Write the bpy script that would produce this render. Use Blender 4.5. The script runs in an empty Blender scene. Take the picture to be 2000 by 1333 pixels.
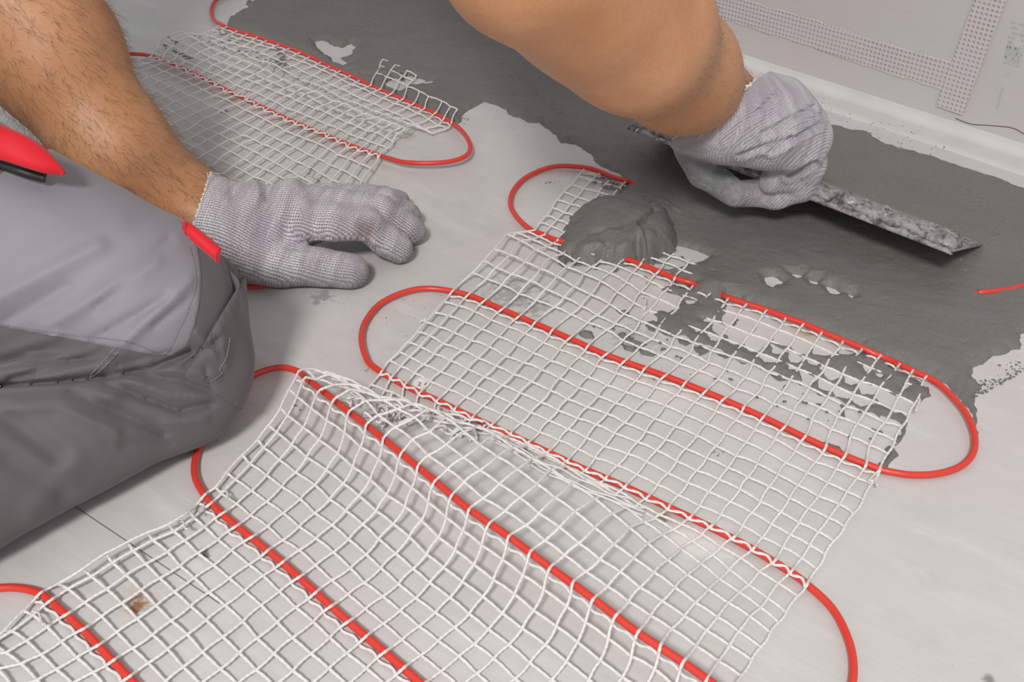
import bpy, math, random
import numpy as np
from mathutils import Vector
random.seed(7)
rng = np.random.default_rng(11)
SC = bpy.context.scene
COL = SC.collection

# ------------------------------------------------------------------ camera, world, light, exposure
CAM_H = 0.407
PITCH = math.radians(36.26)
CP, SP = math.cos(PITCH), math.sin(PITCH)
cam = bpy.data.cameras.new('camera'); camo = bpy.data.objects.new('camera', cam); COL.objects.link(camo)
camo.location = (0, 0, CAM_H); camo.rotation_euler = (math.pi/2 - PITCH, 0, 0)
cam.sensor_width = 36; cam.lens = 36; cam.clip_start = 0.01; SC.camera = camo

world = bpy.data.worlds.new('world'); SC.world = world; world.use_nodes = True
bg = world.node_tree.nodes['Background']; bg.inputs[0].default_value = (0.93, 0.97, 1.0, 1); bg.inputs[1].default_value = 0.60

def area_light(name, loc, target, size, power, color):
    l = bpy.data.lights.new(name, 'AREA'); l.shape = 'SQUARE'; l.size = size; l.energy = power; l.color = color
    o = bpy.data.objects.new(name, l); COL.objects.link(o); o.location = loc
    o.rotation_euler = (Vector(target) - Vector(loc)).to_track_quat('-Z', 'Y').to_euler()
    return o
area_light('work_lamp', (-0.35, -1.05, 1.62), (0.05, 0.6, 0), 0.30, 34, (1.0, 0.955, 0.92))
area_light('ceiling_lamp', (0.9, 1.2, 2.3), (0.1, 0.7, 0), 0.9, 6, (1.0, 0.98, 0.95))
SC.view_settings.view_transform = 'Standard'; SC.view_settings.look = 'None'
SC.view_settings.exposure = 0.0; SC.view_settings.gamma = 1.0; SC.view_settings.use_curve_mapping = False

# ------------------------------------------------------------------ helpers
def W(px, py, z=0.0):
    """world point at height z seen at photo pixel (px, py)"""
    dx = (px-1000)/2000.0; dy = -(py-666.5)/2000.0
    t = (CAM_H - z)/(SP - dy*CP)
    return (dx*t, (CP + dy*SP)*t, z)
def Wa(pts, z=None):
    return np.array([W(p[0], p[1], (p[2] if len(p) > 2 else (z or 0.0))) for p in pts])
def to_px(P):
    P = np.asarray(P)
    d = P[..., 1]*CP + (CAM_H-P[..., 2])*SP
    u = P[..., 1]*SP - (CAM_H-P[..., 2])*CP
    return np.stack([1000+2000*P[..., 0]/d, 666.5-2000*u/d], -1)

def tag(o, label=None, cat=None, group=None, kind=None):
    if label: o['label'] = label
    if cat: o['category'] = cat
    if group: o['group'] = group
    if kind: o['kind'] = kind
    return o
def mesh_obj(name, verts, faces, mat=None, parent=None, smooth=True):
    me = bpy.data.meshes.new(name)
    verts = np.asarray(verts, dtype=np.float32)
    if isinstance(faces, np.ndarray):
        n, k = faces.shape
        me.vertices.add(len(verts)); me.vertices.foreach_set('co', verts.ravel())
        me.loops.add(n*k); me.loops.foreach_set('vertex_index', faces.astype(np.int32).ravel())
        me.polygons.add(n); me.polygons.foreach_set('loop_start', np.arange(n, dtype=np.int32)*k)
        try: me.polygons.foreach_set('loop_total', np.full(n, k, dtype=np.int32))
        except Exception: pass
        me.update(calc_edges=True); me.validate()
    else:
        me.from_pydata([tuple(map(float, v)) for v in verts], [], [tuple(map(int, f)) for f in faces]); me.update()
    if smooth: me.polygons.foreach_set('use_smooth', [True]*len(me.polygons))
    if mat: me.materials.append(mat)
    o = bpy.data.objects.new(name, me); COL.objects.link(o)
    if parent: o.parent = parent
    return o
def empty(name, loc=(0, 0, 0)):
    o = bpy.data.objects.new(name, None); COL.objects.link(o); o.location = loc; o.empty_display_size = .02
    return o
def keep(o, root):      # parent without moving
    o.parent = root; o.matrix_parent_inverse = root.matrix_basis.inverted() if root.type == 'EMPTY' else o.matrix_parent_inverse
    return o

# value noise (numpy)
def _hash(ix, iy, iz, seed):
    n = (ix*374761393 + iy*668265263 + iz*2147483647 + seed*144665) & 0xffffffff
    n = ((n ^ (n >> 13))*1274126177) & 0xffffffff
    return ((n ^ (n >> 16)) & 0xffff)/65535.0
def vnoise(P, scale, seed=0):
    q = np.asarray(P, dtype=np.float64)*scale
    if q.shape[-1] == 2: q = np.concatenate([q, np.zeros(q.shape[:-1]+(1,))], -1)
    i = np.floor(q).astype(np.int64); f = q-i; f = f*f*(3-2*f)
    r = 0
    for a in (0, 1):
        for b in (0, 1):
            for c in (0, 1):
                w = (f[..., 0] if a else 1-f[..., 0])*(f[..., 1] if b else 1-f[..., 1])*(f[..., 2] if c else 1-f[..., 2])
                r = r + w*_hash(i[..., 0]+a, i[..., 1]+b, i[..., 2]+c, seed)
    return r*2-1
def fbm(P, scale, octs=3, seed=0):
    return sum(vnoise(P, scale*2**k, seed+k*17)*0.5**k for k in range(octs))

def catmull(pts, sub):
    P = np.asarray(pts, float); n = len(P)
    if n < 3: return np.array([P[0]+(P[-1]-P[0])*t for t in np.linspace(0, 1, sub+1)])
    E = np.vstack([2*P[0]-P[1], P, 2*P[-1]-P[-2]]); out = []
    for i in range(n-1):
        p0, p1, p2, p3 = E[i:i+4]
        for t in np.arange(sub)/sub:
            out.append(.5*((2*p1)+(-p0+p2)*t+(2*p0-5*p1+4*p2-p3)*t*t+(-p0+3*p1-3*p2+p3)*t**3))
    out.append(P[-1]); return np.array(out)
class Tubes:
    """collects swept tubes into one mesh"""
    def __init__(s): s.v = []; s.f = []; s.n = 0
    def add(s, path, r, sides=6, cap=True):
        P = np.asarray(path, float); n = len(P)
        if n < 2: return
        r = np.broadcast_to(np.asarray(r, float), (n,))
        T = np.gradient(P, axis=0); T /= np.linalg.norm(T, axis=1)[:, None]+1e-12
        up = np.tile([0., 0., 1.], (n, 1)); A = np.cross(T, up); l = np.linalg.norm(A, axis=1)
        A[l < .05] = (1, 0, 0); A /= np.linalg.norm(A, axis=1)[:, None]; B = np.cross(A, T)
        a = np.arange(sides)*2*math.pi/sides
        V = P[:, None]+r[:, None, None]*(np.cos(a)[None, :, None]*A[:, None]+np.sin(a)[None, :, None]*B[:, None])
        i = np.arange(n-1)[:, None]*sides; j = np.arange(sides)[None]; k = (j+1) % sides
        F = np.stack([i+j, i+k, i+sides+k, i+sides+j], -1).reshape(-1, 4)+s.n
        s.v.append(V.reshape(-1, 3)); s.f.append(F); s.n += n*sides
        if cap:
            for base, c in ((0, P[0]), ((n-1)*sides, P[-1])):
                b0 = s.n-n*sides+base
                if sides == 6: s.f.append(np.array([[b0, b0+1, b0+2, b0+3], [b0, b0+3, b0+4, b0+5]]))
                elif sides == 8: s.f.append(np.array([[b0, b0+1, b0+2, b0+3], [b0, b0+3, b0+4, b0+7], [b0+4, b0+5, b0+6, b0+7]]))
    def build(s, name, mat, parent=None):
        return mesh_obj(name, np.vstack(s.v), np.vstack(s.f), mat, parent)

# signed-distance modelling -> one continuous mesh (surface nets)
def cone_d(P, a, b, ra, rb, flat=None):
    a = np.array(a, float); b = np.array(b, float); ab = b-a
    q = P-a; L = max(ab.dot(ab), 1e-9); t = np.clip((q@ab)/L, 0, 1)
    v = q-t[..., None]*ab
    if flat is not None:
        n, s = flat; n = np.array(n, float); n /= np.linalg.norm(n)
        v = v+(v@n)[..., None]*n*(s-1)
    return np.sqrt((v*v).sum(-1))-(ra+(rb-ra)*t)
def smin(a, b, k):
    h = np.clip(.5+.5*(b-a)/k, 0, 1)
    return b+(a-b)*h-k*h*(1-h)
def field(lo, hi, h, prims, k, post=None):
    """prims: (a, b, ra, rb[, k[, flat]])"""
    lo = np.array(lo, float); n = np.ceil((np.array(hi)-lo)/h).astype(int)+1
    F = np.full(n, 0.5, np.float64)
    for p in prims:
        a, b, ra, rb = p[:4]; kk = p[4] if len(p) > 4 and p[4] else k; fl = p[5] if len(p) > 5 else None
        m = max(ra, rb)*(1.0)+kk*2+3*h
        l = np.minimum(a, b)-m; u = np.maximum(a, b)+m
        i0 = np.clip(np.floor((l-lo)/h).astype(int), 0, n); i1 = np.clip(np.ceil((u-lo)/h).astype(int)+1, 0, n)
        if (i1 <= i0).any(): continue
        ax = [lo[d]+np.arange(i0[d], i1[d])*h for d in range(3)]
        P = np.stack(np.meshgrid(*ax, indexing='ij'), -1)
        sl = tuple(slice(i0[d], i1[d]) for d in range(3))
        F[sl] = smin(F[sl], cone_d(P, a, b, ra, rb, fl), kk)
    if post is not None:
        ax = [lo[d]+np.arange(n[d])*h for d in range(3)]
        near = np.abs(F) < .03
        G = np.stack(np.meshgrid(*ax, indexing='ij'), -1)
        F = post(F, G, near)
    return F, lo, h
def nets(F, lo, h, relax=1):
    S = F < 0; nx, ny, nz = F.shape
    cs = np.zeros((nx-1, ny-1, nz-1), int)
    for a in (0, 1):
        for b in (0, 1):
            for c in (0, 1):
                cs += S[a:nx-1+a, b:ny-1+b, c:nz-1+c]
    act = (cs > 0) & (cs < 8)
    idx = -np.ones(act.shape, np.int64); I = np.argwhere(act); idx[act] = np.arange(len(I))
    acc = np.zeros((len(I), 3)); cnt = np.zeros(len(I))
    cor = [(a, b, c) for a in (0, 1) for b in (0, 1) for c in (0, 1)]
    for A in cor:
        for B in cor:
            if sum(B)-sum(A) == 1 and all(B[d] >= A[d] for d in range(3)):
                fa = F[I[:, 0]+A[0], I[:, 1]+A[1], I[:, 2]+A[2]]; fb = F[I[:, 0]+B[0], I[:, 1]+B[1], I[:, 2]+B[2]]
                m = (fa < 0) != (fb < 0)
                t = np.where(m, fa/(fa-fb+1e-20), 0)
                pos = np.array(A)+t[:, None]*(np.array(B)-np.array(A))
                acc[m] += pos[m]; cnt[m] += 1
    V = lo+(I+acc/np.maximum(cnt, 1)[:, None])*h
    Q = []
    for d in range(3):
        o1, o2 = [(1, 2), (2, 0), (0, 1)][d]
        s0 = [slice(None)]*3; s1 = [slice(None)]*3; s0[d] = slice(0, -1); s1[d] = slice(1, None)
        E = S[tuple(s0)] != S[tuple(s1)]
        e = np.argwhere(E); e = e[(e[:, o1] > 0) & (e[:, o2] > 0) & (e[:, o1] < F.shape[o1]-1) & (e[:, o2] < F.shape[o2]-1)]
        if not len(e): continue
        u1 = np.zeros(3, int); u1[o1] = 1; u2 = np.zeros(3, int); u2[o2] = 1
        q = np.stack([idx[tuple((e-u1-u2).T)], idx[tuple((e-u2).T)], idx[tuple(e.T)], idx[tuple((e-u1).T)]], -1)
        ins = S[tuple(e.T)]
        q[~ins] = q[~ins][:, ::-1]
        Q.append(q)
    Q = np.vstack(Q); Q = Q[(Q >= 0).all(1)]
    for _ in range(relax):
        s = np.zeros_like(V); c = np.zeros(len(V))
        for k in range(4):
            a = Q[:, k]; b = Q[:, (k+1) % 4]
            np.add.at(s, a, V[b]); np.add.at(c, a, 1); np.add.at(s, b, V[a]); np.add.at(c, b, 1)
        V = .5*V+.5*s/np.maximum(c, 1)[:, None]
    return V, Q

# ------------------------------------------------------------------ materials
class NT:
    def __init__(s, name, rough=.6, spec=.5):
        s.m = bpy.data.materials.new(name); s.m.use_nodes = True; s.t = s.m.node_tree; s.n = s.t.nodes
        s.b = s.n['Principled BSDF']; s.b.inputs['Roughness'].default_value = rough
        s.b.inputs['Specular IOR Level'].default_value = spec; s.tc = s.n.new('ShaderNodeTexCoord')
    def link(s, a, b): s.t.links.new(a, b)
    def coord(s, scale=(1, 1, 1), rot=(0, 0, 0), loc=(0, 0, 0)):
        r = s.n.new('ShaderNodeMapping'); r.inputs['Rotation'].default_value = rot; s.link(s.tc.outputs['Object'], r.inputs[0])
        m = s.n.new('ShaderNodeMapping'); m.inputs['Scale'].default_value = scale; m.inputs['Location'].default_value = loc
        s.link(r.outputs[0], m.inputs[0]); return m.outputs[0]
    def noise(s, scale, detail=4, rough=.55, co=None, dist=0):
        n = s.n.new('ShaderNodeTexNoise'); n.inputs['Scale'].default_value = scale; n.inputs['Detail'].default_value = detail
        n.inputs['Roughness'].default_value = rough; n.inputs['Distortion'].default_value = dist
        s.link(co if co is not None else s.tc.outputs['Object'], n.inputs['Vector']); return n.outputs['Fac']
    def ramp(s, fac, stops):
        r = s.n.new('ShaderNodeValToRGB'); e = r.color_ramp.elements
        while len(e) < len(stops): e.new(.5)
        for i, (p, c) in enumerate(stops):
            e[i].position = p; e[i].color = (c if len(c) == 4 else tuple(c)+(1,)) if hasattr(c, '__len__') else (c, c, c, 1)
        s.link(fac, r.inputs[0]); return r.outputs[0]
    def mix(s, fac, a, b, mode='MIX'):
        m = s.n.new('ShaderNodeMix'); m.data_type = 'RGBA'; m.blend_type = mode
        for sock, v in ((m.inputs[0], fac), (m.inputs[6], a), (m.inputs[7], b)):
            if hasattr(v, 'links'): s.link(v, sock)
            elif hasattr(v, '__len__'): sock.default_value = tuple(v)+((1,) if len(v) == 3 else ())
            else: sock.default_value = v
        return m.outputs[2]
    def math(s, op, a, b=None, c=None):
        m = s.n.new('ShaderNodeMath'); m.operation = op
        for i, v in enumerate((a, b, c)):
            if v is None: continue
            if hasattr(v, 'links'): s.link(v, m.inputs[i])
            else: m.inputs[i].default_value = v
        return m.outputs[0]
    def col(s, v):
        if hasattr(v, 'links'): s.link(v, s.b.inputs['Base Color'])
        else: s.b.inputs['Base Color'].default_value = tuple(v)+(1,)
    def bump(s, h, strength=.3, dist=.001, prev=None):
        b = s.n.new('ShaderNodeBump'); b.inputs['Strength'].default_value = strength; b.inputs['Distance'].default_value = dist
        s.link(h, b.inputs['Height'])
        if prev is not None: s.link(prev, b.inputs['Normal'])
        s.link(b.outputs[0], s.b.inputs['Normal']); return b.outputs[0]
    def spot(s, x, y, r, soft=.5, wob=.5, nscale=120):
        """mask of a stain around world point (x, y)"""
        v = s.n.new('ShaderNodeVectorMath'); v.operation = 'DISTANCE'; s.link(s.tc.outputs['Object'], v.inputs[0]); v.inputs[1].default_value = (x, y, 0)
        d = s.math('DIVIDE', v.outputs['Value'], r)
        d = s.math('ADD', d, s.math('MULTIPLY', s.math('SUBTRACT', s.noise(nscale, 3), .5), wob*4))
        m = s.n.new('ShaderNodeMapRange'); m.inputs[1].default_value = 1; m.inputs[2].default_value = 1-soft; m.inputs[3].default_value = 0; m.inputs[4].default_value = 1
        s.link(d, m.inputs[0]); return m.outputs[0]

CABLE_ANG = math.atan2(-.111, .145)     # direction the cable runs and the floor brush marks follow
def floor_material():
    M = NT('primed_floor', .5, .4)
    big = M.noise(3.2, 3, .5); mid = M.noise(14, 5, .6, dist=.6)
    c = M.mix(M.ramp(big, [(.35, 0), (.65, 1)]), (.60, .565, .56), (.575, .59, .56))
    c = M.mix(M.ramp(mid, [(.3, 0), (.75, .55)]), c, (.67, .64, .635))
    sm = M.noise(1, 5, .65, M.coord((5, 22, 1), (0, 0, -CABLE_ANG+.05)), dist=1.2)
    c = M.mix(M.ramp(sm, [(.52, 0), (.68, .5)]), c, (.74, .72, .71)); c = M.mix(M.ramp(M.noise(34, 4, .6), [(.3, .30), (.46, 0)]), c, (.50, .485, .47))
    st = M.noise(1, 6, .7, M.coord((14, 420, 1), (0, 0, -CABLE_ANG-.08)))
    c = M.mix(M.math('MULTIPLY', M.ramp(st, [(.35, 1), (.62, 0)]), .13), c, (.38, .37, .36))
    spk = M.noise(520, 2, .5)
    c = M.mix(M.ramp(spk, [(.74, 0), (.78, .5)]), c, (.3, .29, .27))
    for (px, py, r, col, k, w, ns) in ((262, 1172, .012, (.50, .38, .22), .3, .6, 190), (268, 1184, .0062, (.27, .11, .03), .9, .55, 330),
                                  (1297, 1010, .0052, (.22, .15, .09), .8, .4, 250), (1575, 650, .005, (.25, .13, .07), .9, .5, 300),
                                  (1570, 652, .011, (.55, .44, .36), .6, .4, 160),
                                  (398, 1082, .0045, (.13, .12, .13), .9, .5, 260), (632, 578, .009, (.30, .30, .32), .75, .75, 190), (617, 590, .004, (.3, .3, .32), .7, .6, 200),
                                  (1000, 575, .022, (.27, .26, .26), .55, 1.0, 220), (1050, 600, .012, (.27, .26, .26), .5, 1.0, 220), (455, 195, .006, (.33, .27, .2), .7, .5, 150),
                                  (440, 218, .005, (.1, .09, .09), .8, .8, 260), (1930, 1327, .004, (.2, .18, .17), .8, .5, 130), (800, 268, .01, (.5, .45, .36), .6, .5, 90),
                                  (1380, 1060, .02, (.75, .72, .7), .6, .7, 60), (1285, 640, .012, (.72, .68, .62), .9, .5, 100), (1240, 660, .018, (.36, .34, .33), .5, 1.0, 240)):
        x, y, _ = W(px, py, 0)
        c = M.mix(M.math('MULTIPLY', M.spot(x, y, r, .6, w, ns), k), c, col)
    # joint between two floor boards (photo lower left)
    a = np.array(W(150, 992)[:2]); b = np.array(W(430, 1180)[:2]); d = (b-a)/np.linalg.norm(b-a); nrm = np.array([-d[1], d[0]])
    sep = M.n.new('ShaderNodeSeparateXYZ'); M.link(M.tc.outputs['Object'], sep.inputs[0])
    off = M.math('ADD', M.math('MULTIPLY', sep.outputs[0], float(nrm[0])), M.math('MULTIPLY', sep.outputs[1], float(nrm[1])))
    off = M.math('ABSOLUTE', M.math('SUBTRACT', off, float(nrm.dot(a))))
    al = M.math('ADD', M.math('MULTIPLY', sep.outputs[0], float(d[0])), M.math('MULTIPLY', sep.outputs[1], float(d[1])))
    msk = M.math('MULTIPLY', M.math('LESS_THAN', off, .0004), M.math('LESS_THAN', al, float(d.dot(b))))
    c = M.mix(M.math('MULTIPLY', msk, .75), c, (.1, .09, .08))
    M.col(c)
    M.bump(st, .12, .0008); M.b.inputs['Normal'].links[0].from_node
    M.link(M.ramp(mid, [(.3, .34), (.7, .6)]), M.b.inputs['Roughness'])
    return M.m
def wall_material():
    M = NT('primed_wall', .6, .3)
    c = M.mix(M.ramp(M.noise(6, 4), [(.35, 0), (.65, 1)]), (.575, .515, .515), (.56, .55, .53))
    st = M.noise(1, 5, .7, M.coord((25, 25, 700)))
    c = M.mix(M.math('MULTIPLY', M.ramp(st, [(.3, 1), (.6, 0)]), .10), c, (.4, .37, .37))
    M.col(c); M.bump(st, .25, .001); return M.m
def trim_material():
    M = NT('white_sealant', .45, .4)
    M.col(M.mix(M.ramp(M.noise(30, 5), [(.3, 0), (.7, 1)]), (.60, .585, .565), (.66, .645, .63))); M.bump(M.noise(60, 4), .15, .002); return M.m
def tape_material():
    M = NT('joint_tape', .6, .3)
    sep = M.n.new('ShaderNodeSeparateXYZ'); M.link(M.coord((1, 1, 1), (0, 0, math.pi/4)), sep.inputs[0])
    k = 2*math.pi/.0085; sx = M.math('MULTIPLY', sep.outputs[0], k); sz = M.math('MULTIPLY', sep.outputs[2], k)
    prod = M.math('MULTIPLY', M.math('SINE', M.math('ADD', sx, sz)), M.math('SINE', M.math('SUBTRACT', sx, sz)))
    pit = M.ramp(M.math('MULTIPLY_ADD', prod, -.5, .5), [(.12, 0), (.42, 1)])
    fade = M.ramp(M.noise(25, 3), [(.3, .35), (.6, 1)])
    c = M.mix(M.math('MULTIPLY', M.math('SUBTRACT', 1.0, pit), M.math('MULTIPLY', fade, .45)), (.59, .54, .54), (.27, .24, .24))
    M.col(c); M.bump(pit, .7, .001); return M.m
def mortar_material(name='wet_adhesive', base=.150, rough=.55, gran=1.0):
    M = NT(name, rough, .5)
    n1 = M.noise(9, 4, .6, dist=1.0); n2 = M.noise(900, 3, .6); n3 = M.noise(90, 5, .65)
    c = M.mix(M.ramp(n1, [(.35, 0), (.65, 1)]), (base*.93, base*.895, base*.84), (base*1.08, base*1.045, base*.97))
    c = M.mix(M.ramp(n2, [(.3, .0), (.7, .35)]), c, (base*1.9, base*1.85, base*1.75))
    c = M.mix(M.ramp(n2, [(.25, .35), (.42, 0)]), c, (base*.4, base*.39, base*.37))
    ck = M.noise(26, 2, .5, dist=2.5)   # sparse torn marks left by the trowel
    M.col(c)
    b = M.bump(n3, .35*gran, .002); M.bump(n2, .5*gran, .0006, b)
    M.link(M.ramp(n3, [(.3, rough-.12), (.7, rough+.15)]), M.b.inputs['Roughness']); return M.m
def yarn_material():
    M = NT('white_yarn', .75, .3)
    M.col(M.mix(M.noise(300, 2), (.80, .77, .75), (.72, .70, .68)))
    M.b.inputs['Sheen Weight'].default_value = .2
    M.bump(M.noise(900, 2), .5, .0006); return M.m
def cable_material():
    M = NT('red_cable_jacket', .32, .5)
    M.col(M.mix(M.ramp(M.noise(60, 4), [(.4, 0), (.8, .5)]), (.72, .045, .03), (.62, .08, .05)))
    M.bump(M.noise(400, 3), .12, .0005); return M.m
def skin_material():
    M = NT('skin', .48, .4)
    n = M.noise(14, 4, .6); n2 = M.noise(500, 3, .6)
    c = M.mix(M.ramp(n, [(.3, 0), (.7, 1)]), (.49, .225, .105), (.59, .305, .17))
    c = M.mix(M.ramp(M.noise(5, 2), [(.4, 0), (.7, .5)]), c, (.44, .21, .085))
    c = M.mix(M.ramp(n2, [(.3, .22), (.55, 0)]), c, (.35, .15, .06))
    M.col(c); M.b.inputs['Subsurface Weight'].default_value = .12; M.b.inputs['Subsurface Radius'].default_value = (.006, .002, .001)
    b = M.bump(M.noise(70, 4), .15, .003); M.bump(n2, .22, .0006, b); return M.m
def knit_material(name, rot, stain=None, grey=None, per=.0021, con=1.0, tone=1.0):
    M = NT(name, .9, .15)
    mp = M.n.new('ShaderNodeMapping'); mp.inputs['Rotation'].default_value = (0, 0, rot); M.link(M.tc.outputs['Object'], mp.inputs[0])
    sep = M.n.new('ShaderNodeSeparateXYZ'); M.link(mp.outputs[0], sep.inputs[0])
    y = M.math('ADD', sep.outputs[1], M.math('MULTIPLY', sep.outputs[2], .55))
    x = M.math('SUBTRACT', sep.outputs[0], M.math('MULTIPLY', sep.outputs[2], .25))
    wob = M.math('MULTIPLY', M.math('SUBTRACT', M.noise(35, 2), .5), .004)
    y = M.math('ADD', y, wob); x = M.math('ADD', x, wob)
    # wales (lengthways) and courses (crossways), staggered like V stitches
    w = M.math('SINE', M.math('MULTIPLY', y, 2*math.pi/per))
    aw = M.math('ABSOLUTE', M.math('SINE', M.math('MULTIPLY', y, math.pi/per)))
    cs = M.math('SINE', M.math('ADD', M.math('MULTIPLY', x, 2*math.pi/(per*.9)), M.math('MULTIPLY', aw, 2.2)))
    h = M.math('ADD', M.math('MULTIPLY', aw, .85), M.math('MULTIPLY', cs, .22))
    band = M.noise(1, 2, .5, co=None)
    cmb = M.n.new('ShaderNodeCombineXYZ'); M.link(M.math('MULTIPLY', x, 130), cmb.inputs[0]); M.link(M.math('MULTIPLY', y, 14), cmb.inputs[1])
    bn = M.n.new('ShaderNodeTexNoise'); bn.inputs['Scale'].default_value = 1; bn.inputs['Detail'].default_value = 2; M.link(cmb.outputs[0], bn.inputs['Vector'])
    fl = M.n.new('ShaderNodeCombineXYZ'); M.link(M.math('MULTIPLY', x, 900), fl.inputs[0]); M.link(M.math('MULTIPLY', y, 1500), fl.inputs[1])
    fn = M.n.new('ShaderNodeTexNoise'); fn.inputs['Scale'].default_value = 1; fn.inputs['Detail'].default_value = 2; M.link(fl.outputs[0], fn.inputs['Vector'])
    c = M.mix(M.ramp(bn.outputs['Fac'], [(.38, 0), (.62, 1)]), tuple(tone*q for q in (.62, .55, .61)), tuple(tone*q for q in (.86, .82, .86)))
    c = M.mix(M.ramp(fn.outputs['Fac'], [(.36, .75*con), (.56, 0)]), c, (.22, .20, .235))
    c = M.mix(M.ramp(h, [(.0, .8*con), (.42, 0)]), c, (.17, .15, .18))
    if grey:      # rubber-coated palm side: grey green below a height
        zc, zs = grey
        g = M.math('ADD', sep.outputs[2], M.math('MULTIPLY', M.math('SUBTRACT', M.noise(160, 3), .5), .012))
        mr = M.n.new('ShaderNodeMapRange'); mr.inputs[1].default_value = zc-zs; mr.inputs[2].default_value = zc+zs; mr.inputs[3].default_value = .85; mr.inputs[4].default_value = 0
        M.link(g, mr.inputs[0]); c = M.mix(mr.outputs[0], c, (.20, .21, .20))
    for (P, r, col, k) in (stain or ()):
        v = M.n.new('ShaderNodeVectorMath'); v.operation = 'DISTANCE'; M.link(M.tc.outputs['Object'], v.inputs[0]); v.inputs[1].default_value = P
        mr = M.n.new('ShaderNodeMapRange'); mr.inputs[1].default_value = r*.3; mr.inputs[2].default_value = r; mr.inputs[3].default_value = k; mr.inputs[4].default_value = 0
        M.link(M.math('ADD', v.outputs['Value'], M.math('MULTIPLY', M.math('SUBTRACT', M.noise(200, 3), .5), r)), mr.inputs[0]); c = M.mix(mr.outputs[0], c, col)
    M.col(c); M.b.inputs['Sheen Weight'].default_value = .25
    M.bump(h, .9*con, .0011); return M.m
def cloth_material(name, c1, c2, rough=.85, sheen=.15):
    M = NT(name, rough, .25)
    M.col(M.mix(M.noise(40, 4), c1, c2)); M.b.inputs['Sheen Weight'].default_value = sheen
    tw = M.n.new('ShaderNodeTexWave'); tw.inputs['Scale'].default_value = 900; tw.wave_type = 'BANDS'; tw.bands_direction = 'DIAGONAL'
    M.link(M.tc.outputs['Object'], tw.inputs['Vector'])
    b = M.bump(M.noise(60, 4), .12, .002); M.bump(tw.outputs['Fac'], .2, .0002, b); return M.m
def plain(name, c, rough=.5, metal=0, nb=0):
    M = NT(name, rough); M.col(M.mix(M.noise(80, 3), tuple(x*.9 for x in c), tuple(min(1, x*1.08) for x in c))); M.b.inputs['Metallic'].default_value = metal
    if nb: M.bump(M.noise(250, 4), nb, .001)
    return M.m

MAT_FLOOR = floor_material(); MAT_WALL = wall_material(); MAT_TRIM = trim_material(); MAT_TAPE = tape_material()
MAT_MORTAR = mortar_material(); MAT_HEAP = mortar_material('fresh_adhesive', .135, .5, 1.3); MAT_YARN = yarn_material(); MAT_CABLE = cable_material(); MAT_SKIN = skin_material()

# ------------------------------------------------------------------ room
def floor_grid():
    V = [(-2.5, -1.5, 0), (2.6, -1.5, 0), (2.6, 3.4, 0), (-2.5, 3.4, 0), (-2.5, -1.5, -.02), (2.6, -1.5, -.02), (2.6, 3.4, -.02), (-2.5, 3.4, -.02)]
    return V, [(0, 1, 2, 3), (7, 6, 5, 4), (0, 4, 5, 1), (1, 5, 6, 2), (2, 6, 7, 3), (3, 7, 4, 0)]
V, F = floor_grid(); tag(mesh_obj('floor', V, F, MAT_FLOOR, smooth=False), 'light grey primed subfloor with brush marks and stains', 'floor', kind='structure')
WA = np.array(W(1440, 121)[:2]); WB = np.array(W(2000, 303)[:2]); WD = (WB-WA)/np.linalg.norm(WB-WA); WN = np.array([-WD[1], WD[0]])
if WN.dot(-WA) < 0: WN = -WN         # towards the room
def wp(s, n, z): p = WA+WD*s+WN*n; return (p[0], p[1], z)
def wall_box(name, s0, s1, n0, n1, z0, z1, mat, parent=None):
    V = [wp(s, n, z) for z in (z0, z1) for s in (s0, s1) for n in (n0, n1)]
    return mesh_obj(name, V, [(0, 1, 3, 2), (4, 6, 7, 5), (0, 4, 5, 1), (2, 3, 7, 6), (0, 2, 6, 4), (1, 5, 7, 3)], mat, parent, smooth=False)
tag(wall_box('wall_right', -2.2, 2.0, -.10, 0, -.02, 2.5, MAT_WALL), 'pale pinkish primed wall', 'wall', kind='structure')
# rounded sealing strip in the corner
prof = [(0.0005, .010)]+[(.010-.010*math.cos(a)+.0005, .010-.010*math.sin(a)) for a in np.linspace(0, math.pi/2, 8)][1:]+[(.028, .0009), (.040, .0004), (.041, -.001), (-.001, -.001), (-.001, .0101)]
ss = np.linspace(-2.2, 2.0, 160); V = []; F = []; m = len(prof)
for i, s in enumerate(ss):
    for (n, z) in prof: V.append(wp(s, n+(.004*vnoise(np.array([[s*9, 3.]]), 1)[0] if n > .03 else 0), z))
    if i:
        for j in range(m): F.append(((i-1)*m+j, (i-1)*m+(j+1) % m, i*m+(j+1) % m, i*m+j))
tag(mesh_obj('trim_1', V, F, MAT_TRIM), 'smooth white sealing strip rounding the corner between floor and wall', 'trim', kind='structure')
def on_wall(px, py):
    """wall point seen at a pixel -> (s, z)"""
    dx = (px-1000)/2000.0; dy = -(py-666.5)/2000.0
    d = np.array([dx, CP+dy*SP, -SP+dy*CP]); n3 = np.array([WN[0], WN[1], 0]); o = np.array([0, 0, CAM_H])
    t = (np.array([WA[0], WA[1], 0])-o).dot(n3)/d.dot(n3); p = o+d*t
    return (p[:2]-WA).dot(WD), p[2]
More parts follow.
